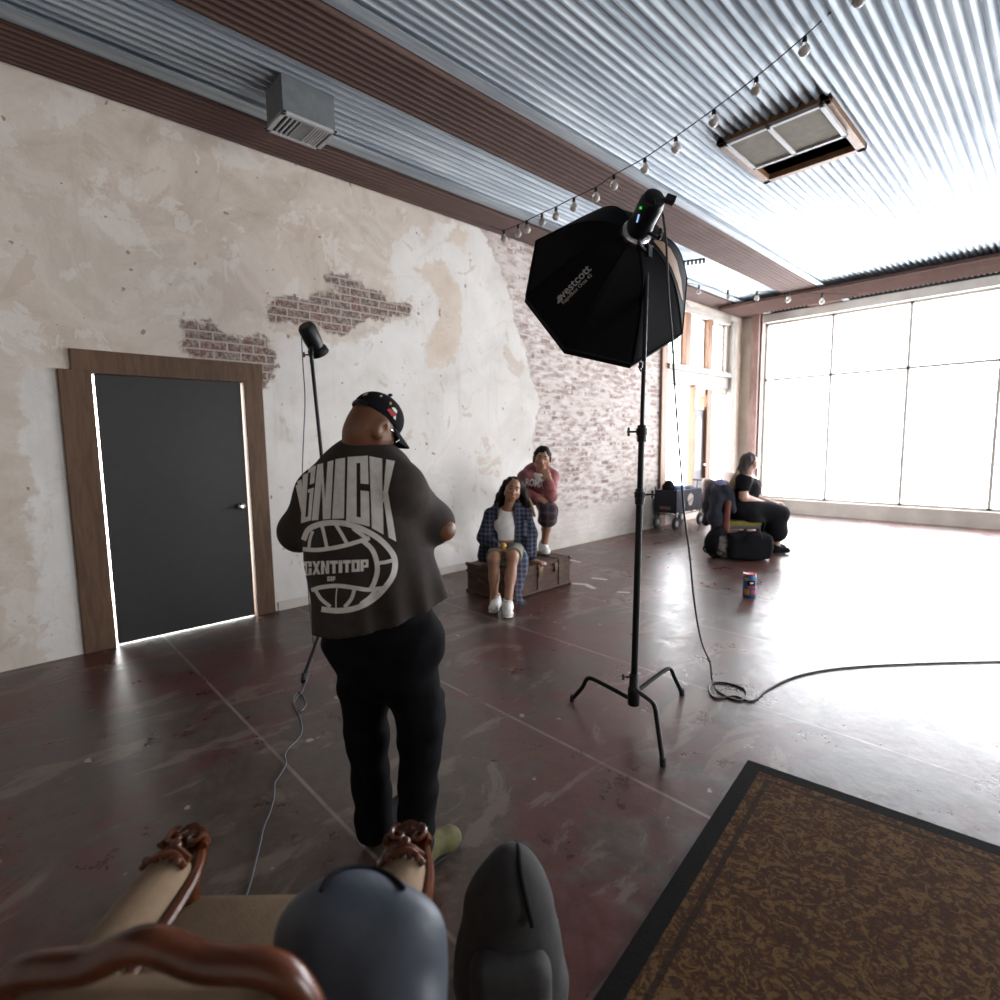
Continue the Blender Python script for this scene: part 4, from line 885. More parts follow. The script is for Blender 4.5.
body = hp+[CAP(nck-UP*.03, HLW(0, -.015, -.06), .052, .050), CAP(hipc, cheL, .125, .12, B, 1.35), CAP(cheL, w(508, 513, 5.35), .12, .085, B, 1.3), CAP(shl, shr, .05), CAP(w(499, 550, 5.40), kl, .078, .058), CAP(w(515, 549, 5.40), kr, .078, .058),
      CAP(kl-UP*.01, al, .054, .036), CAP(kr-UP*.01, ar, .054, .036), CAP(al, sl_*V(1, 1, 0)+UP*.04, .035, .03), CAP(ar, sr_*V(1, 1, 0)+UP*.04, .035, .03), CAP(kl*.65+al*.35+AWAY*.015, kl*.5+al*.5+AWAY*.02, .052), CAP(kr*.65+ar*.35+AWAY*.015, kr*.5+ar*.5+AWAY*.02, .052),
      CAP(shl, ell, .046, .038), CAP(ell, hal, .038, .026), CAP(shr, elr, .046, .038), CAP(elr, har+UP*.02, .038, .026)]
body += hand(hal, SIDE*.8+B*.3-UP*.15, UP, -1, .5, .95)+hand(har, SIDE*.75+B*.45, UP, -1, .25, .95, .3)
solid('body', body, MT['skin_brown'], wo, .0075, .022)
face_bits(HLW, .98, wo, MT['black_hair'])
MT['plaid'] = mat_plaid('navy plaid flannel', (.030, .036, .062), (.012, .014, .028), (.13, .125, .14), .042, .044)
MT['shorts'] = plain('grey green shorts', (.19, .18, .135), .9, bump=.2)
solid('top', [CAP(w(506, 543, 5.40), cheL, .135, .135, B, 1.33), CAP(cheL, w(507, 515, 5.345), .134, .10, B, 1.30)], MT['white_cloth'], wo, .007, .03, cut=[(w(506, 540.5, 5.3), (0, 0, -1)), (w(507, 513.5, 5.25), unit(UP+B*.5))], noise=wrinkle(.002, 14, 40, 8))
solid('shorts', [CAP(hipc-SIDE*.06, hipc+SIDE*.07, .135, .135, UP, 1.25), CAP(w(499, 551, 5.40), kl*.88+w(499, 551, 5.40)*.12, .098, .082), CAP(w(515.5, 550, 5.40), kr*.88+w(515.5, 550, 5.40)*.12, .098, .082)], MT['shorts'], wo, .008, .02,
      cut=[(hipc-UP*.084, (0, 0, -1)), (kl*.8+w(499, 551, 5.40)*.2, unit(kl-w(499, 551, 5.40)))], noise=wrinkle(.002, 20, 20, 9))
fr_n = lambda x0, x1: None
jk = [CAP(w(508, 512, 5.37), w(506, 548, 5.46), .165, .215, B, 1.35), CAP(nck+AWAY*.03-UP*.03, shl, .050, .058), CAP(nck+AWAY*.03-UP*.03, shr, .050, .058), CAP(shl, ell, .064, .064), CAP(ell, ell+(hal-ell)*.78, .066, .052), CAP(shr, elr, .066, .064), CAP(elr, elr+(har-elr)*.80, .064, .054),
      CAP(w(527, 535, 5.36), w(526, 552, 5.36), .05, .06), CAP(w(486, 535, 5.38), w(484, 556, 5.42), .05, .07)]
o_l, o_r = w(498.5, 530, 5.2), w(514.5, 530, 5.2); oc = (o_l+o_r)/2; ow = np.linalg.norm(o_r-o_l)/2
solid('overshirt', jk, MT['plaid'], wo, .008, .03, cut=[(w(505, 561, 5.45), (0, 0, -1))], sub=[BOX(oc+B*.02, (ow, .24, .40), np.array([SIDE, B, UP]), .01), CAP(nck-UP*.02+B*.02, nck+UP*.2, .062, .07)], noise=wrinkle(.0035, 14, 14, 4))
# tail of the overshirt hanging down beside her leg
tl = [w(520, 551, 5.22), w(523, 560, 5.12), w(521, 575, 5.10), w(518, 590, 5.08), w(520, 601, 5.07), w(525, 605, 5.06)]
MT['plaid_pale'] = mat_plaid('pale blue plaid flannel', (.13, .15, .22), (.06, .075, .13), (.34, .34, .37), .05, .05)
MB().tube(catmull(tl), [(.055, .012)]*8+[(.055, .014)]*8+[(.045, .012)]*8+[(.03, .010)]*8+[(.035, .008)]*8+[(.02, .006)], 12, side=SIDE).build('shirt_tail', MT['plaid_pale'], wo)
decal('chest_patch', [[(523.5, 519.5), (528, 520.5), (527, 537), (522.5, 534)]], MT['plaid_pale'], [o for o in wo.children if o.name.startswith('overshirt')][0], bvh_of([o for o in wo.children if o.name.startswith('overshirt')][0]), .004)
hr = [ELL(HLW(0, -.030, .045), (.083, .088, .083), np.array([unit(np.cross(HFW, HUW)), HFW, HUW]))]
for q, xs in ((-1, [(506, 484), (503, 492), (500.5, 498), (499, 502)]), (1, [(519.5, 484), (522, 491), (524.5, 498), (526.5, 505)])):
    pts = [w(x, y, 5.30+.02*i) for i, (x, y) in enumerate(xs)]
    hr += [CAP(a, b_, .034+.003*i, .037+.003*i) for i, (a, b_) in enumerate(zip(pts[:-1], pts[1:]))]
hr += [CAP(HLW(0, -.08, .03), w(509, 510, 5.46), .08, .09)]
solid('hair', hr, MT['black_hair'], wo, .007, .03, sub=[ELL(HLW(0, .075, -.018), (.060, .075, .082), np.array([unit(np.cross(HFW, HUW)), HFW, HUW]))], noise=wrinkle(.006, 75, 30, 2))
MT['blond_tips'] = plain('sun bleached hair ends', (.17, .10, .05), .6, 0.0, .2, 40)
MB().tube(catmull([w(527.5, 497, 5.34), w(530.5, 503, 5.33), w(533, 510, 5.33), w(535, 517, 5.33)]), [.016]*8+[.018]*8+[.014]*8+[.004], 8).build('hair_strand', MT['blond_tips'], wo)
for hp_, dirn, nm in ((sl_, B*.95-SIDE*.15, 0), (sr_, B, 1)):
    dn = unit(dirn*V(1, 1, 0)); s_ = shoe('shoe', hp_*V(1, 1, 0)-dn*.17, dn, .245, MT['white_shoe'], MT['white_cloth'], wo, .95)
    MB().tube([hp_*V(1, 1, 0)-dn*.12+UP*.075, hp_*V(1, 1, 0)-dn*.105+UP*.135], [.046, .041], 14).build('sock', MT['white_cloth'], wo)
yb = empty('fruit', w(503.5, 545.5, 5.06), 'small yellow round thing held in the seated woman\'s lap', 'fruit')
MB().ball(w(503.5, 546.0, 5.08), (.03, .028, .032), 14).build('peel', plain('yellow peel', (.50, .30, .05), .5), yb); MB().tube([w(503.5, 544, 5.08), w(503.3, 542.6, 5.08)], .003, 6).build('stalk', MT['trunk_slat'], yb)

# ---- man leaning forward, one foot on the trunk
m = lambda x, y, d: at_h(x, y, d)
mo = empty('person', (-4.32, 4.72, 0), 'man in a faded red jacket leaning forward with one foot up on the trunk', 'person')
hcM = m(542.3, 457.5, 5.72); HFM = unit(B*.93-UP*.22-SIDE*.05); HUM = unit(UP+SIDE*.10+B*.2)
hp, HLM = head(None, hcM, HFM, HUM, 1.02, 1.1)
ftM = on_x(545, 556, -3.92) if False else on_z(545, 554.5, TH); ankM = ftM-B*.09+UP*.09
kneM = m(548.5, 511, 5.62); hipM = m(531, 512, 6.10)
hip2 = m(522, 512, 6.15); kne2 = m(523, 535, 6.10); foot2 = at_h(523, 563, 6.30)*V(1, 1, 0); 
foot2 = V(*(mo.location+Vector((-.20, .32, 0)))); foot2 = V(-4.52, 4.86, 0); kne2 = V(-4.50, 4.72, .50); hip2 = V(-4.42, 4.62, .93)
hipM = hip2+SIDE*.17+B*.02
s1, s2 = m(524, 477, 5.86), m(551.5, 476.5, 5.86)
nkM = m(540.5, 470, 5.85); elM = m(550.5, 496, 5.62); fiM = m(549.0, 479.5, 5.58); e1 = m(520, 492, 5.80); h1 = m(541, 500, 5.60)
body = hp+[CAP(nkM-UP*.03, HLM(0, -.02, -.055), .056, .054), CAP((hip2+hipM)/2, m(536, 478, 5.95), .13, .15, B, 1.3), CAP(s1, s2, .055), CAP(hipM, kneM, .085, .06), CAP(kneM, ankM, .055, .037), CAP(ankM, ftM+UP*.045, .036, .032), CAP(kneM*.68+ankM*.32+AWAY*.015, kneM*.5+ankM*.5+AWAY*.015, .054),
      CAP(hip2, kne2, .085, .06), CAP(kne2, foot2+UP*.09, .055, .038), CAP(s2, elM, .052, .042), CAP(elM, fiM, .040, .029), CAP(s1, e1, .052, .042), CAP(e1, h1, .040, .029)]
body += hand(fiM, UP*.80-SIDE*.35-B*.1, B*.8+UP*.2, -1, 1.5, .9)+hand(h1, SIDE*.9-UP*.1, B*.6+UP*.5, 1, .5, .95)
solid('body', body, MT['skin_tan'], mo, .0075, .022)
face_bits(HLM, .97, mo, MT['black_hair'])
solid('hair', [ELL(HLM(0, -.020, .042), (.083, .096, .080), np.array([unit(np.cross(HFM, HUM)), HFM, HUM])), CAP(HLM(.074, -.03, .03), HLM(.080, -.02, -.06), .018, .014), CAP(HLM(-.074, -.03, .03), HLM(-.078, -.03, -.04), .016, .012)], MT['black_hair'], mo, .006, .02,
      cut=[(HLM(0, .066, .060), unit(HFM-HUM*.55))], noise=wrinkle(.002, 90, 40, 6))
def mat_jacket():
    g = G('faded red jacket cloth'); P = g.pos(); n = g.noise(P, 16, 5, .65); n2 = g.noise(P, 5, 4, .6)
    col = g.mix(g.step(n, .35, .65), (.26, .075, .08), (.34, .14, .14)); col = g.mix(g.math('MULTIPLY', g.step(n2, .5, .62), .55), col, (.14, .085, .095)); g.bump(n, .3, .004); return g.out(col, .85, 0, .2)
MT['jacket'] = mat_jacket(); MT['m_shorts'] = mat_plaid('dusky purple plaid shorts', (.082, .055, .066), (.045, .032, .04), (.15, .11, .12), .09, .09)
jk = [CAP(m(533, 495, 6.05), m(537.5, 480, 5.93), .19, .20, B, 1.35), CAP(nkM+AWAY*.02-UP*.035, s1, .06, .075), CAP(nkM+AWAY*.02-UP*.035, s2, .06, .072), CAP(s2, elM, .075, .066), CAP(elM, elM+(fiM-elM)*.80, .064, .052), CAP(s1, e1, .075, .07), CAP(e1, e1+(h1-e1)*.82, .072, .056)]
jo = solid('jacket', jk, MT['jacket'], mo, .008, .035, cut=[(hip2+UP*.02, unit(-UP*1.0+AWAY*.2))], sub=[CAP(nkM-UP*.01+B*.02, nkM+UP*.2, .064, .075), CAP(nkM-UP*.02+B*.13, nkM-UP*.14+B*.20, .05, .03)], noise=wrinkle(.005, 14, 16, 12))
solid('tee_shirt', [CAP(m(536, 492, 5.98), nkM-UP*.05+B*.0, .14, .095, B, 1.1)], MT['white_cloth'], mo, .008, .02, cut=[(nkM-UP*.015, unit(UP+B*.3))])
JB = bvh_of(jo)
text_on('chest_lettering', 'ROMA', (524.5, 485.5), (543.5, 488.5), 10, MT['white_print'], jo, JB, .004, .03, 0, .8)
solid('shorts', [CAP(hip2, hipM, .15, .15, UP, 1.1), CAP(hipM, kneM+UP*.0, .125, .098), CAP(kneM+B*.02, kneM*.72+ankM*.28, .098, .105), CAP(hip2, kne2+UP*.04, .125, .115)], MT['m_shorts'], mo, .008, .03, cut=[(kneM*.72+ankM*.28, unit(ankM-kneM))], noise=wrinkle(.004, 14, 18, 14), mod=lambda g, D: np.maximum(D, .40-g[:, 2]))
dn = unit(B+SIDE*.12); s_ = shoe('shoe', ftM-dn*.16, dn, .265, MT['white_shoe'], MT['rubber'], mo); MB().tube([ftM-dn*.10+UP*.08, ankM+UP*.06], [.047, .042], 14).build('sock', MT['white_cloth'], mo)
s_ = shoe('shoe', foot2-dn*.06, dn, .265, MT['white_shoe'], MT['rubber'], mo); MB().tube([foot2+UP*.08, foot2*.8+kne2*.2+UP*.09], [.046, .042], 14).build('sock', MT['white_cloth'], mo)

# ================================================================ THE STREET END
# ---- folding wagon by the windows
wx0, wx1, wy0, wy1 = -4.98, -4.58, 8.45, 9.40; wz0, wz1 = .30, .68
wg = empty('wagon', ((wx0+wx1)/2, (wy0+wy1)/2, 0), 'folding fabric utility wagon parked by the brick wall near the windows', 'wagon')
MT['wagon_grey'] = plain('slate wagon fabric', (.055, .06, .085), .85, bump=.2); MT['wagon_dark'] = plain('dark wagon fabric', (.012, .013, .020), .85, bump=.2)
t_ = .02
b = MB().span((wx0, wy0, wz0), (wx1, wy1, wz0+t_)).span((wx1-t_, wy0, wz0), (wx1, wy1, wz1)).span((wx0, wy0, wz0), (wx0+t_, wy1, wz1)).span((wx0, wy1-t_, wz0), (wx1, wy1, wz1))
b.build('fabric_tub', MT['wagon_grey'], wg, smooth=False, bevel=.006)
MB().span((wx0, wy0-.004, wz0-.01), (wx1, wy0+t_, wz1+.01)).build('end_panel', MT['wagon_dark'], wg, smooth=False, bevel=.006)
fr_ = MB()
for x in (wx0, wx1):
    for y in (wy0, wy1): fr_.tube([(x, y, .22), (x, y, wz1+.06)], .011, 8)
    fr_.tube([(x, wy0, .27), (x, wy1, .27)], .009, 8); fr_.tube([(x, wy0, wz1), (x, wy1, wz1)], .010, 8); fr_.tube([(x, wy0, .30), (x, wy1, wz1-.03)], .007, 6)
for y in (wy0, wy1): fr_.tube([(wx0, y, .27), (wx1, y, .27)], .009, 8)
fr_.build('frame', MT['black_metal'], wg)
hn_ = MB().tube(catmull([((wx0+wx1)/2, wy1, .30), ((wx0+wx1)/2, wy1+.14, .45), ((wx0+wx1)/2, wy1+.20, .80)]), .011, 8); hn_.tube([((wx0+wx1)/2-.10, wy1+.20, .80), ((wx0+wx1)/2+.10, wy1+.20, .80)], .014, 8); hn_.build('pull_handle', MT['black_metal'], wg)
for x in (wx0+.02, wx1-.02):
    for y in (wy0+.04, wy1-.04):
        wh = MB().lathe((x-.022, y, .115), (1, 0, 0), [(0, .085), (.004, .105), (.012, .115), (.032, .115), (.040, .105), (.044, .085)], 24).build('wheel', MT['rubber'], wg)
        MB().lathe((x-.026, y, .115), (1, 0, 0), [(0, .03), (.004, .05), (.048, .05), (.052, .03)], 16).build('hub', MT['duct'], wh)
        MB().tube([(x, y, .115), (x, y, .30)], .010, 8).build('fork', MT['black_metal'], wg)
b = MB(); yc, zc = 8.95, .50; pr = [(yc+.10*math.cos(t)*(1+.15*math.sin(3*t)), zc+.11*math.sin(t)) for t in np.linspace(0, 2*math.pi, 16, endpoint=False)]
b.add([(wx1+.003, y, z) for y, z in pr], [tuple(range(16))]); b.build('round_badge', MT['white_cloth'], wg, smooth=False)
MB().box(((wx0+wx1)/2, wy0-.007, .38), (.10, .002, .028)).build('end_label', plain('red brown label', (.18, .09, .08), .8), wg)
MT['blue_cloth'] = plain('blue cloth', (.12, .20, .36), .85, bump=.2)
for nm, c, r, mt, lb in (('folded_cloth', ((wx0+wx1)/2+.02, 8.80, .665), (.13, .20, .075), 'blue_cloth', 'blue cloth bundled in the wagon, behind the black bag'), ('bag', ((wx0+wx1)/2-.03, 8.60, .72), (.11, .10, .13), 'black_cloth', 'small black bag sticking up out of the wagon'), ('folded_cloth', ((wx0+wx1)/2, 9.18, .655), (.15, .16, .07), 'wagon_grey', 'grey cloth bundled at the far end of the wagon')):
    tag(solid(nm, [ELL(c, r), ELL((c[0]+.03, c[1]-.04, c[2]+.02), (r[0]*.7, r[1]*.8, r[2]*.9))], MT[mt], None, .012, .05, noise=wrinkle(.010, 22, 22, 5)), lb, 'cloth' if 'cloth' in nm else 'bag')
solid('basket_filler', [BOX(((wx0+wx1)/2, 8.93, .46), (.17, .42, .14), None, .05)], MT['black_cloth'], wg, .015, .02)

# ---- woman on the right, her chair, the armchairs behind
W7 = 7.30
r_ = lambda x, y, d=W7: at_h(x, y, d)
ch = empty('dining_chair', r_(727, 515)*V(1, 1, 0), 'dark wooden chair with a mustard seat under the woman in black', 'chair')
MT['mustard'] = plain('mustard upholstery', (.20, .165, .03), .9, bump=.3); MT['dark_wood'] = mat_wood('dark stained wood', (.015, .010, .008), (.04, .025, .018), (2, 2, .5), .45)
seat_c = r_(737, 516); zS = .455; bx = np.array([SIDE, AWAY, UP]); sc_ = V(seat_c[0], seat_c[1], 0)
MB().box(sc_+UP*(zS-.02), (.24, .23, .035), bx).build('seat', MT['mustard'], ch, bevel=.02)
MB().box(sc_+UP*(zS-.075), (.23, .22, .022), bx).build('seat_frame', MT['dark_wood'], ch, smooth=False, bevel=.004)
for i, (a, d) in enumerate(((-.21, -.20), (-.21, .20), (.21, -.20), (.21, .20))):
    p = sc_+SIDE*a+AWAY*d; MB().tube([p, p+UP*(zS-.06)], [.018, .022], 8).build('leg', MT['dark_wood'], ch)
    if a < 0: MB().tube([p+UP*(zS-.06), p-SIDE*.06+UP*.92], [.022, .016], 8).build('back_post', MT['dark_wood'], ch)
for z in (.16, .27):
    for d in (-.20, .20): MB().tube([sc_-SIDE*.21+AWAY*d+UP*z, sc_+SIDE*.21+AWAY*d+UP*z], .010, 8).build('stretcher', MT['dark_wood'], ch)
MB().box(sc_-SIDE*.255+UP*.86, (.015, .20, .055), bx).build('back_rail', MT['dark_wood'], ch, bevel=.006); MB().box(sc_-SIDE*.235+UP*.64, (.012, .20, .03), bx).build('back_slat', MT['dark_wood'], ch, bevel=.004)
MT['jacket_dark'] = plain('dark jacket cloth', (.022, .024, .036), .9, 0.0, .25, bump=.3); MT['lavender'] = plain('lavender blue cloth', (.22, .25, .42), .85)
bk = sc_-SIDE*.26
jt = solid('draped_jacket', [CAP(bk-AWAY*.20+UP*.90, bk+AWAY*.20+UP*.90, .055, .06), CAP(bk-SIDE*.07-AWAY*.12+UP*.85, bk-SIDE*.10-AWAY*.14+UP*.46, .075, .085, AWAY, .7), CAP(bk-SIDE*.06+AWAY*.12+UP*.85, bk-SIDE*.09+AWAY*.12+UP*.42, .08, .07), CAP(bk+SIDE*.06-AWAY*.16+UP*.84, bk+SIDE*.10-AWAY*.22+UP*.62, .065, .05), CAP(bk-SIDE*.10-AWAY*.14+UP*.52, bk-SIDE*.03-AWAY*.17+UP*.20, .055, .035)],
      MT['jacket_dark'], None, .012, .09, noise=wrinkle(.014, 18, 14, 9)); tag(jt, 'dark jacket draped over the back of the chair behind the woman in black', 'jacket')
sc2 = solid('scarf', [CAP(bk-AWAY*.10-SIDE*.01+UP*.965, bk+AWAY*.14+SIDE*.03+UP*.955, .045, .045), CAP(bk-AWAY*.10+UP*.965, bk-AWAY*.13+SIDE*.07+UP*.86, .045, .05)], MT['lavender'], None, .01, .03, noise=wrinkle(.006, 24, 24, 3)); tag(sc2, 'lavender blue cloth lying on top of the draped dark jacket', 'cloth')
MT['brick_cloth'] = plain('brick red cloth', (.20, .065, .055), .9)
rc = solid('towel', [CAP(bk+SIDE*.03-AWAY*.24+UP*.72, bk+SIDE*.01-AWAY*.25+UP*.40, .035, .045), CAP(bk+SIDE*.01-AWAY*.25+UP*.40, bk+SIDE*.03-AWAY*.26+UP*.14, .045, .035)], MT['brick_cloth'], None, .01, .02, noise=wrinkle(.005, 30, 10, 3)); tag(rc, 'brick red cloth hanging down beside the draped jacket', 'cloth')
pw = empty('person', sc_+SIDE*.06, 'woman in black with long fair-tipped hair sitting in profile by the windows', 'person')
hcR = r_(750.5, 462); HFR = unit(SIDE*.96+AWAY*.28); 
hp, HLR = head(None, hcR, HFR, UP, 1.02, 1.05)
nkR = r_(748, 475); hipR_ = sc_+SIDE*.0+UP*(zS+.175); chR = r_(745, 490); shN, shF = r_(744, 480, W7-.17), r_(752, 481, W7+.17)
elN = r_(743.5, 497, W7-.22); haN = r_(764, 503.5, W7-.10); elF = r_(756, 498, W7+.20); haF = r_(772, 503, W7+.06)
knN = sc_+SIDE*.52-AWAY*.11+UP*.53; knF = sc_+SIDE*.52+AWAY*.11+UP*.53; ftN = sc_+SIDE*.50-AWAY*.11; ftF = sc_+SIDE*.56+AWAY*.11
body = hp+[CAP(nkR-UP*.02, HLR(0, -.02, -.06), .058, .055), CAP(hipR_, chR, .17, .15), CAP(shN, shF, .075), CAP(shN, elN, .068, .056), CAP(elN, haN, .054, .034), CAP(shF, elF, .064, .052), CAP(elF, haF, .05, .034), CAP(hipR_-AWAY*.1, knN, .10, .07), CAP(hipR_+AWAY*.1, knF, .10, .07), CAP(knN, ftN+UP*.09, .065, .042), CAP(knF, ftF+UP*.09, .065, .042), CAP(ftN+UP*.07, ftN+SIDE*.05+UP*.06, .04), CAP(ftF+UP*.07, ftF+SIDE*.05+UP*.06, .04)]
body += hand(haN, SIDE*.9+AWAY*.2, UP, -1, .6, 1)+hand(haF, SIDE*.9-AWAY*.2, UP, 1, .6, 1)
solid('body', body, MT['skin_light'], pw, .009, .025); face_bits(HLR, 1.0, pw, MT['black_hair'])
solid('top', [CAP(hipR_+UP*.02, chR, .205, .185), CAP(chR, nkR-UP*.03, .18, .11), CAP(shN, shF, .098), CAP(shN, shN*.55+elN*.45, .092, .088), CAP(shF, shF*.6+elF*.4, .09, .085)], MT['black_cloth'], pw, .01, .04, cut=[(nkR-UP*.02, unit(UP+SIDE*.3))], noise=wrinkle(.005, 12, 16, 3))
solid('skirt', [CAP(hipR_-AWAY*.08, hipR_+AWAY*.08, .165), CAP(hipR_-AWAY*.1, knN, .17, .13), CAP(hipR_+AWAY*.1, knF, .17, .13), CAP(knN-SIDE*.05-UP*.02, knN-SIDE*.04-UP*.22, .13, .15), CAP(knF-SIDE*.05-UP*.02, knF-SIDE*.04-UP*.22, .13, .15), CAP(hipR_+SIDE*.08-AWAY*.13-UP*.02, hipR_+SIDE*.16-AWAY*.16-UP*.20, .12, .14)], MT['black_cloth'], pw, .012, .04, noise=wrinkle(.006, 10, 12, 5), mod=lambda g, D: np.maximum(D, np.minimum(zS+.0-g[:, 2], .245-((g-sc_)@SIDE))))
for q in (ftN, ftF): shoe('shoe', q*V(1, 1, 0)-SIDE*.06, SIDE, .25, MT['black_cloth'], MT['rubber'], pw)
MT['brown_hair'] = plain('dark brown hair', (.035, .022, .016), .6, 0.0, .3, 50, .3); MT['fair_hair'] = plain('fair hair', (.36, .25, .14), .6, 0.0, .2, 50, .3)
hxr = np.cross(HFR, UP)
hair = solid('hair', [ELL(HLR(0, -.028, .040), (.084, .098, .088), np.array([hxr, HFR, UP])), CAP(HLR(0, -.07, .02), r_(741, 475), .080, .075), CAP(r_(741, 475), r_(735.5, 485, W7-.04), .072, .062), CAP(HLR(-.06, -.03, 0), HLR(-.06, -.05, -.10), .03)], MT['brown_hair'], pw, .009, .03, sub=[ELL(HLR(0, .085, -.02), (.066, .075, .088), np.array([hxr, HFR, UP]))], noise=wrinkle(.005, 60, 18, 2))
solid('hair_tips', [CAP(r_(737.5, 473, W7-.03), r_(732.5, 484, W7-.07), .035, .050), CAP(r_(732.5, 484, W7-.07), r_(730, 494, W7-.12), .052, .026)], MT['fair_hair'], hair, .009, .03, noise=wrinkle(.006, 60, 18, 6))
MT['rose_leather'] = plain('faded rose leather', (.17, .075, .058), .6); MT['brown_leather'] = plain('brown leather', (.10, .045, .028), .6)
def tub_chair(x, y, d, mt, lab, h=.86, rot=0.0):
    c = r_(x, y, d)*V(1, 1, 0); e = empty('armchair', c, lab, 'armchair'); f = unit(SIDE*math.cos(rot)+AWAY*math.sin(rot)); s__ = np.cross(UP, f)
    bk_ = MB(); pts = []
    for zz, wd in ((.22, .0), (h*.6, .02), (h*.93, .04), (h, .03)):
        pass
    arc = np.linspace(math.radians(75), math.radians(285), 15)
    outer = [[c+f*math.cos(t)*(.33+o)+s__*math.sin(t)*(.33+o)+UP*(zz if (abs(math.degrees(t)-180) < 70 or zz < .5) else zz-.14*(abs(math.degrees(t)-180)-70)/35) for t in arc] for zz, o in ((.20, 0), (h*.55, .02), (h*.95, .05), (h, .03), (h*.95, -.04), (h*.55, -.07), (.20, -.08))]
    n_ = len(arc); vv = [p for row in outer for p in row]; m_ = len(outer)
    ff = [(i*n_+j, i*n_+j+1, ((i+1) % m_)*n_+j+1, ((i+1) % m_)*n_+j) for i in range(m_) for j in range(n_-1)]+[tuple(i*n_ for i in range(m_)), tuple(i*n_+n_-1 for i in range(m_))]
    bk_.add(vv, ff).build('back', MT[mt], e); MB().lathe(c+f*.03+UP*.20, UP, [(0, .25), (.02, .27), (.18, .28), (.22, .25), (.23, .1)], 24).build('seat', MT[mt], e)
    for a in range(4):
        t = math.pi/4+a*math.pi/2; p = c+f*.22*math.cos(t)+s__*.22*math.sin(t); MB().tube([p, p+UP*.21], [.012, .02], 8).build('leg', MT['dark_wood'], e)
    return e
tub_chair(726, 478, 8.9, 'rose_leather', 'faded rose tub armchair behind the draped jacket, nearest the orange post', .90)
tub_chair(747, 474, 9.6, 'brown_leather', 'brown tub armchair seen past the fair hair of the woman in black', .96)
# ---- bags and can on the floor
bp_ = empty('backpack', on_z(717, 560), 'black and grey camouflage backpack slumped on the floor at the foot of the chair', 'backpack')
MT['camo'] = (lambda g: g.out(g.ramp(g.noise(g.pos(), 9, 3, .5, 1.0), [(.42, (.03, .03, .03)), (.47, (.14, .13, .115)), (.58, (.19, .175, .15)), (.62, (.05, .05, .05))], 'LINEAR'), .9))(G('camouflage cloth'))
c0 = on_z(718, 557)
solid('main_body', [ELL(c0+UP*.17-SIDE*.02, (.16, .13, .18), bx), ELL(c0+UP*.30+SIDE*.0, (.12, .11, .10), bx)], MT['black_cloth'], bp_, .01, .04, cut=[(c0+UP*.003, (0, 0, -1))], noise=wrinkle(.008, 20, 20, 3))
solid('front_pocket', [ELL(c0+UP*.15-AWAY*.12+SIDE*.05, (.115, .06, .14), bx), ELL(c0+UP*.25-AWAY*.07+SIDE*.0, (.09, .06, .06), bx)], MT['camo'], bp_, .01, .03, cut=[(c0+UP*.006, (0, 0, -1))], noise=wrinkle(.006, 20, 20, 5))
MB().tube(catmull([c0-SIDE*.12+UP*.18, c0-SIDE*.20-AWAY*.02+UP*.13, c0-SIDE*.17-AWAY*.05+UP*.07, c0-SIDE*.06-AWAY*.10+UP*.03]), (.018, .004), 8).build('strap', MT['black_cloth'], bp_)
db = empty('duffel_bag', on_z(747, 560), 'large black duffel bag on the floor beside the camouflage backpack', 'bag')
c1 = on_z(752, 561)+AWAY*.13
solid('main_body', [BOX(c1+UP*.17, (.28, .15, .165), bx, .07), ELL(c1+UP*.26, (.22, .12, .10), bx)], MT['black_cloth'], db, .012, .05, cut=[(c1+UP*.003, (0, 0, -1))], noise=wrinkle(.008, 14, 14, 8))
MB().tube(catmull([c1-SIDE*.12-AWAY*.14+UP*.25, c1-SIDE*.06-AWAY*.17+UP*.36, c1+SIDE*.06-AWAY*.17+UP*.37, c1+SIDE*.12-AWAY*.14+UP*.25]), (.015, .005), 8).build('carry_handle', MT['black_cloth'], db); MB().tube(catmull([c1-SIDE*.22-AWAY*.02+UP*.345, c1-AWAY*.03+UP*.365, c1+SIDE*.22-AWAY*.02+UP*.345]), .006, 6).build('zip', MT['black_plastic'], db)
cn = on_z(749, 596.5); kn = empty('drink_can', cn, 'large blue drink can with orange and red marks standing on the floor', 'can')
MT['can_blue'] = plain('blue can print', (.015, .10, .26), .35); MT['orange'] = plain('orange print', (.65, .26, .02), .4); MT['redp'] = plain('red print', (.42, .03, .025), .4)
MB().lathe(cn, UP, [(0, .048), (.006, .057), (.012, .061), (.200, .061), (.215, .058), (.222, .055), (.226, .052)], 28).build('body', MT['can_blue'], kn); MB().lathe(cn+UP*.222, UP, [(0, .058), (.008, .060), (.012, .056), (.009, .050), (.008, .001)], 24).build('rim', MT['redp'], kn)
def can_patch(nm, a0, a1, z0, z1, mt):
    b = MB(); A = np.linspace(a0, a1, 8); v = [cn+0.0618*(-AWAY*math.cos(a)+SIDE*math.sin(a))+UP*z for z in (z0, z1) for a in A]; b.add(v, [(i, i+1, 9+i, 8+i) for i in range(7)]); b.build(nm, MT[mt], kn, fix=False)
can_patch('black_label', -.75, .55, .125, .172, 'black_cloth'); can_patch('red_band', -.75, .6, .104, .124, 'redp'); can_patch('orange_fruit', -1.2, -.45, .030, .090, 'orange'); can_patch('orange_top', -1.25, -.6, .172, .200, 'orange'); can_patch('red_fruit', -.2, .6, .04, .08, 'redp'); can_patch('pale_mark', -.35, .2, .142, .158, 'white_print')

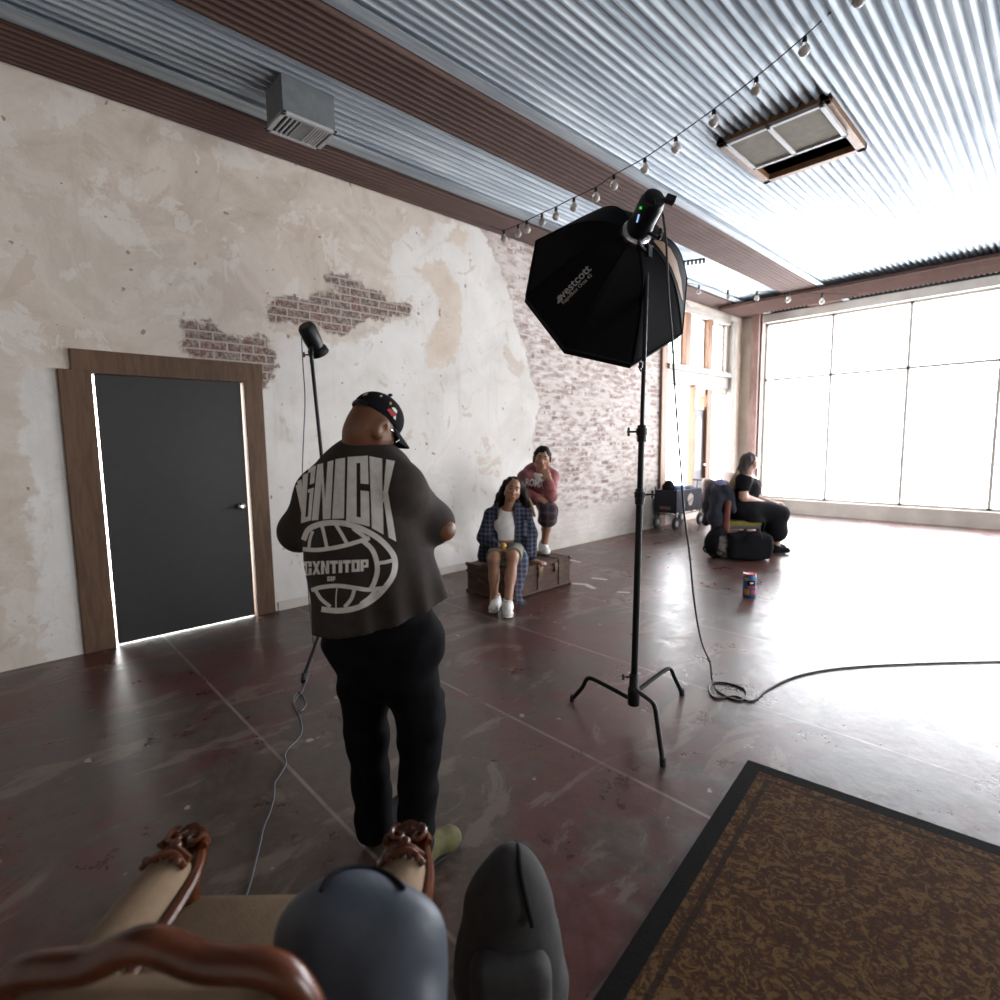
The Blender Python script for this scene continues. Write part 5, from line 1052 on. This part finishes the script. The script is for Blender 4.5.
# ================================================================ FOREGROUND
cr = on_z(748, 762); rgx = np.array([unit(V(1.0, .09, 0)), unit(V(-.09, 1.0, 0)), UP])
rg = MB().box((0.5, -.2, .006), (1.5, 1.5, .006)).build('rug', MT['rug'], None, smooth=False); tag(rg, 'dark bordered rug with a brown floral pattern at the right foreground', 'rug')
ra_ = math.radians(6.5); rg.location = (cr[0]+1.0*math.cos(ra_)+1.3*math.sin(ra_), cr[1]+1.0*math.sin(ra_)-1.3*math.cos(ra_), 0); rg.rotation_euler = (0, 0, ra_)
# carved armchair, only its arm reaches into the picture
A0 = on_z(408, 838, .60)
DF = AWAY*1.0; DS = SIDE
ac = empty('armchair', (A0-SIDE*.27-AWAY*.25)*V(1, 1, 0), 'antique armchair with carved reddish wood and beige padding in the near foreground', 'armchair')
MT['beige_pad'] = plain('beige upholstery', (.22, .145, .085), .85, 0.0, .12, 20, .3)
cA = (A0-SIDE*.27-AWAY*.25)*V(1, 1, 0)
MB().box(cA+UP*.40, (.28, .27, .05), bx).build('seat', MT['beige_pad'], ac, bevel=.03); MB().box(cA+UP*.33, (.285, .275, .03), bx).build('seat_rail', MT['carved_wood'], ac, bevel=.008)
for a in (-1, 1):
    for d in (-1, 1): p = cA+SIDE*.25*a+AWAY*.24*d; MB().tube([p, p+UP*.08-AWAY*d*.02, p+UP*.20+AWAY*d*.015, p+UP*.31], [.016, .014, .024, .030], 10).build('leg', MT['carved_wood'], ac)
    e = cA+SIDE*.27*a
    pad = solid('arm_pad', [CAP(e-AWAY*.17+UP*.585, e+AWAY*.17+UP*.575, .050, .052, UP, 1.3)], MT['beige_pad'], ac, .008, .02)
    rail = MB()
    for s2_ in (-1, 1): rail.tube(catmull([e-AWAY*.30+SIDE*.058*s2_+UP*.57, e-AWAY*.05+SIDE*.062*s2_+UP*.558, e+AWAY*.16+SIDE*.060*s2_+UP*.565, e+AWAY*.25+SIDE*.035*s2_+UP*.585, e+AWAY*.275+SIDE*.0+UP*.60]), .013, 8)
    rail.tube(catmull([e+AWAY*.27+UP*.60, e+AWAY*.30+UP*.54, e+AWAY*.25+UP*.47, e+AWAY*.27+UP*.40, e+AWAY*.25+UP*.33]), [.030]*8+[.024]*8+[.022]*8+[.026]*8+[.03], 10)
    rail.build('arm_rail', MT['carved_wood'], ac)
    sc3 = MB()
    for q in (-1, 1): sc3.tube([e+AWAY*(.235+.004*t)+SIDE*q*(.030+.022*math.cos(t)*(1-t/12))+UP*(.600+.006*t/3)+AWAY*.028*math.sin(t)*(1-t/12) for t in np.linspace(0, 9, 26)], [.009-.0002*i for i in range(26)], 8)
    sc3.tube(catmull([e+AWAY*.19+SIDE*.045+UP*.60, e+AWAY*.205+UP*.615, e+AWAY*.19-SIDE*.045+UP*.60]), .009, 8); sc3.tube(catmull([e+AWAY*.165+SIDE*.05+UP*.602, e+AWAY*.175+SIDE*.02+UP*.628, e+AWAY*.165-SIDE*.02+UP*.628, e+AWAY*.165-SIDE*.05+UP*.602]), .007, 8); sc3.ball(e+AWAY*.215+UP*.615, .014, 10)
    for i in range(5): sc3.ball(e+AWAY*(.175-.006*abs(i-2))+SIDE*(.018*(i-2))+UP*.622, .009, 8)
    sc3.build('carved_scroll', MT['carved_wood'], ac)
bkc = cA-AWAY*.28
MB().box(bkc+UP*.62, (.20, .035, .17), bx).build('back_pad', MT['beige_pad'], ac, bevel=.03)
MB().tube(catmull([bkc-SIDE*.24+UP*.36, bkc-SIDE*.25+UP*.62, bkc-SIDE*.20+UP*.80, bkc-SIDE*.08+UP*.83, bkc+UP*.86, bkc+SIDE*.08+UP*.83, bkc+SIDE*.20+UP*.80, bkc+SIDE*.25+UP*.62, bkc+SIDE*.24+UP*.36]), .024, 10).build('back_frame', MT['carved_wood'], ac)
MT['grey_nylon'] = plain('blue grey nylon', (.055, .065, .085), .5, 0.0, .2, 10, .2); MT['grey_cloth'] = plain('dark grey canvas', (.034, .032, .031), .9, 0.0, .2, 20, .3)
gb0 = at_h(362, 861, .93)
gbc = V(gb0[0], gb0[1], 0)
gb = empty('bag', gbc+UP*.45, 'blue grey bag with black piping lying on the seat of the carved armchair', 'bag')
zt = gb0[2]
solid('main_body', [ELL(gbc-AWAY*.05+UP*(zt-.13)-SIDE*.0, (.155, .10, .13), bx), BOX(gbc-AWAY*.05+UP*.54-SIDE*.0, (.15, .10, .09), bx, .04)], MT['grey_nylon'], gb, .008, .05, cut=[(cA+UP*.452, (0, 0, -1))], noise=wrinkle(.006, 20, 20, 3))
gB = bvh_of([o for o in gb.children][0])
pts = []
for x, y in [(321, 890), (326, 880), (333, 873), (345, 867.5), (360, 866), (374, 867.5), (386, 872), (396, 879), (404, 888)]:
    h_ = gB.ray_cast(Vector(EYE), Vector(ray(x, y+3)))
    if h_[0] is not None: pts.append(np.array(h_[0])+UP*.004)
if len(pts) > 2: MB().tube(catmull(pts, 4), .0045, 8).build('piping', MT['black_cloth'], gb)
gk0 = on_z(508, 826, .50)
gk = empty('backpack', gk0*V(1, 1, 0), 'dark grey canvas backpack with a rounded top in the near foreground', 'backpack')
gkc = gk0*V(1, 1, 0)-AWAY*.09
solid('main_body', [CAP(gkc+UP*.14, gkc+UP*.34, .155, .115, AWAY, 1.25), ELL(gkc+UP*.395+SIDE*.01, (.080, .08, .11), bx)], MT['grey_cloth'], gk, .008, .05, cut=[(gkc+UP*.003, (0, 0, -1))], noise=wrinkle(.005, 16, 14, 6))
solid('front_pocket', [BOX(gkc-AWAY*.11+UP*.19, (.10, .05, .12), bx, .04)], MT['grey_cloth'], gk, .008, .02, cut=[(gkc+UP*.01, (0, 0, -1))])
MB().tube(catmull([gkc+SIDE*.02+AWAY*.06+UP*.475, gkc+SIDE*.025+AWAY*.0+UP*.505, gkc+SIDE*.03-AWAY*.06+UP*.475, gkc+SIDE*.055-AWAY*.10+UP*.38]), .006, 8).build('seam_piping', MT['black_cloth'], gk)

# ================================================================ CEILING FITTINGS
pxs = [(504, 231), (518, 226), (527, 222), (542, 215), (556, 209), (574, 200), (596, 190), (614, 178), (645, 161), (676, 140), (714, 113)]
tops = [on_y(x, y-(1+3*i/10), 4.02) for i, (x, y) in enumerate(pxs)]
sl0 = empty('string_lights', tops[5], 'string of clear globe bulbs on a black wire slung across the corrugated ceiling', 'string lights')
ends = [tops[0]+V(-.22, 0, .10)]+[t for t in tops]+[tops[-1]+(tops[-1]-tops[-2])*k+UP*.012*k*k for k in (1, 2, 3)]
MB().tube(catmull(ends, 5), .0045, 6).build('wire', MT['cable_black'], sl0)
tops += ends[-3:]
for t in tops:
    so_ = MB().lathe(t-UP*.002, -UP, [(0, .010), (.01, .014), (.035, .015), (.04, .012)], 10).build('socket', MT['black_plastic'], sl0)
    MB().lathe(t-UP*.038, -UP, [(0, .010), (.012, .016), (.03, .030), (.05, .036), (.068, .030), (.08, .016), (.084, .002)], 14).build('bulb', MT['glass_bulb'], sl0)
tp2 = [on_y(x, y, 8.2) for x, y in [(699, 285), (728, 290), (757, 291)]]
sl2 = empty('string_lights', tp2[0], 'second string of small bulbs hanging further back near the shop windows', 'string lights')
MB().tube(catmull([tp2[0]-(tp2[1]-tp2[0])*1.2]+tp2+[tp2[2]+(tp2[2]-tp2[1])*k for k in (1, 2, 3)], 4), .004, 6).build('wire', MT['cable_black'], sl2)
for t in [tp2[0]-(tp2[1]-tp2[0])]+tp2+[tp2[2]+(tp2[2]-tp2[1])*k for k in (1, 2)]:
    MB().lathe(t-UP*.0, -UP, [(0, .012), (.05, .018), (.06, .012)], 10).build('socket', MT['black_plastic'], sl2); MB().lathe(t-UP*.058, -UP, [(0, .010), (.03, .030), (.05, .036), (.08, .014)], 12).build('bulb', MT['glass_bulb'], sl2)
hk = [on_z(x, y, 4.02) for x, y in [(684, 263.5), (688, 263), (692, 262.5), (696, 262), (700, 261.5), (704, 261)]]
hr_ = empty('hanging_rail', hk[2], 'short black rail with clips on the ceiling behind the large softbox', 'rail')
MB().tube([hk[0]+UP*.03, hk[-1]+UP*.03], .012, 6).build('bar', MT['black_metal'], hr_)
for q in hk: MB().tube([q+UP*.04, q-UP*.03], .016, 6).build('clip', MT['black_plastic'], hr_)
# supply air box with its grille, left
zv = 3.86; vc = [on_z(x, y, zv) for x, y in [(282.4, 112), (337.6, 134.4), (318.4, 151.5), (265.6, 130.4)]]
vx0, vx1 = np.mean([vc[2][0], vc[3][0]]), np.mean([vc[0][0], vc[1][0]]); vy0, vy1 = np.mean([vc[0][1], vc[3][1]]), np.mean([vc[1][1], vc[2][1]])
vt = empty('air_vent', ((vx0+vx1)/2, (vy0+vy1)/2, zv), 'white air vent with a slotted grille under a sheet metal duct box by the wall', 'vent')
MB().span((vx0+.012, vy0+.012, zv+.02), (vx1-.012, vy1-.012, CEIL+.03)).build('duct_box', MT['duct'], vt, smooth=False)
f_ = .032; b = MB().span((vx0, vy0, zv), (vx0+f_, vy1, zv+.022)).span((vx1-f_, vy0, zv), (vx1, vy1, zv+.022)).span((vx0, vy0, zv), (vx1, vy0+f_, zv+.022)).span((vx0, vy1-f_, zv), (vx1, vy1, zv+.022)).span((vx0, vy0+(vy1-vy0)*.37, zv), (vx1, vy0+(vy1-vy0)*.385, zv+.02));MB().span((vx0+f_, vy0+(vy1-vy0)*.39, zv+.004), (vx1-f_, vy0+(vy1-vy0)*.60, zv+.018)).build('damper_plate', MT['duct'], vt, smooth=False)
b.build('frame', MT['vent_white'], vt, smooth=False, bevel=.003)
MB().span((vx0+f_, vy0+f_, zv+.016), (vx1-f_, vy1-f_, zv+.02)).build('dark_throat', MT['vent_dark'], vt, smooth=False)
for i in range(3): y = vy0+f_+(vy1-vy0)*(.075+.08*i); MB().box(((vx0+vx1)/2, y, zv+.008), ((vx1-vx0)/2-f_, .006, .006)).build('louvre', MT['vent_white'], vt, smooth=False)
for i in range(6): y = vy0+(vy1-vy0)*(.625+.048*i); MB().box(((vx0+vx1)/2, y, zv+.008), ((vx1-vx0)/2-f_, .0055, .006)).build('louvre', MT['vent_white'], vt, smooth=False)
# return grille hanging open in the ceiling, right
hx0, hx1, hy0, hy1 = HATCH
rv = empty('ceiling_grille', ((hx0+hx1)/2, (hy0+hy1)/2, CEIL), 'framed ceiling grille with olive filters at the right edge of the corrugated ceiling', 'vent')
b = MB()
for (p, q) in (((hx0, hy0), (hx0+.07, hy1)), ((hx1-.07, hy0), (hx1, hy1)), ((hx0, hy0), (hx1, hy0+.07)), ((hx0, hy1-.07), (hx1, hy1))): b.span((*p, CEIL+.005), (*q, CEIL+.06))
b.build('outer_frame', MT['orange_wood'], rv, smooth=False, bevel=.004)
MB().span((hx0+.02, hy0+.02, CEIL+.35), (hx1-.02, hy1-.02, CEIL+.36)).build('plenum', MT['vent_dark'], rv, smooth=False)
gx = [hx0+.07, (hx0+hx1)/2-.02, hx1-.07]; b = MB()
for x in gx: b.span((x, hy0-.02, CEIL-.03), (x+.035, hy0+.62, CEIL+.0))
for y in (hy0-.02, hy0+.59): b.span((gx[0], y, CEIL-.03), (gx[-1]+.035, y+.035, CEIL))
b.build('grille_frame', MT['vent_white'], rv, smooth=False, bevel=.003)
for i in range(2): MB().span((gx[i]+.035, hy0+.015, CEIL-.015), (gx[i+1], hy0+.60, CEIL-.008)).build('filter', MT['olive_panel'], rv, smooth=False)
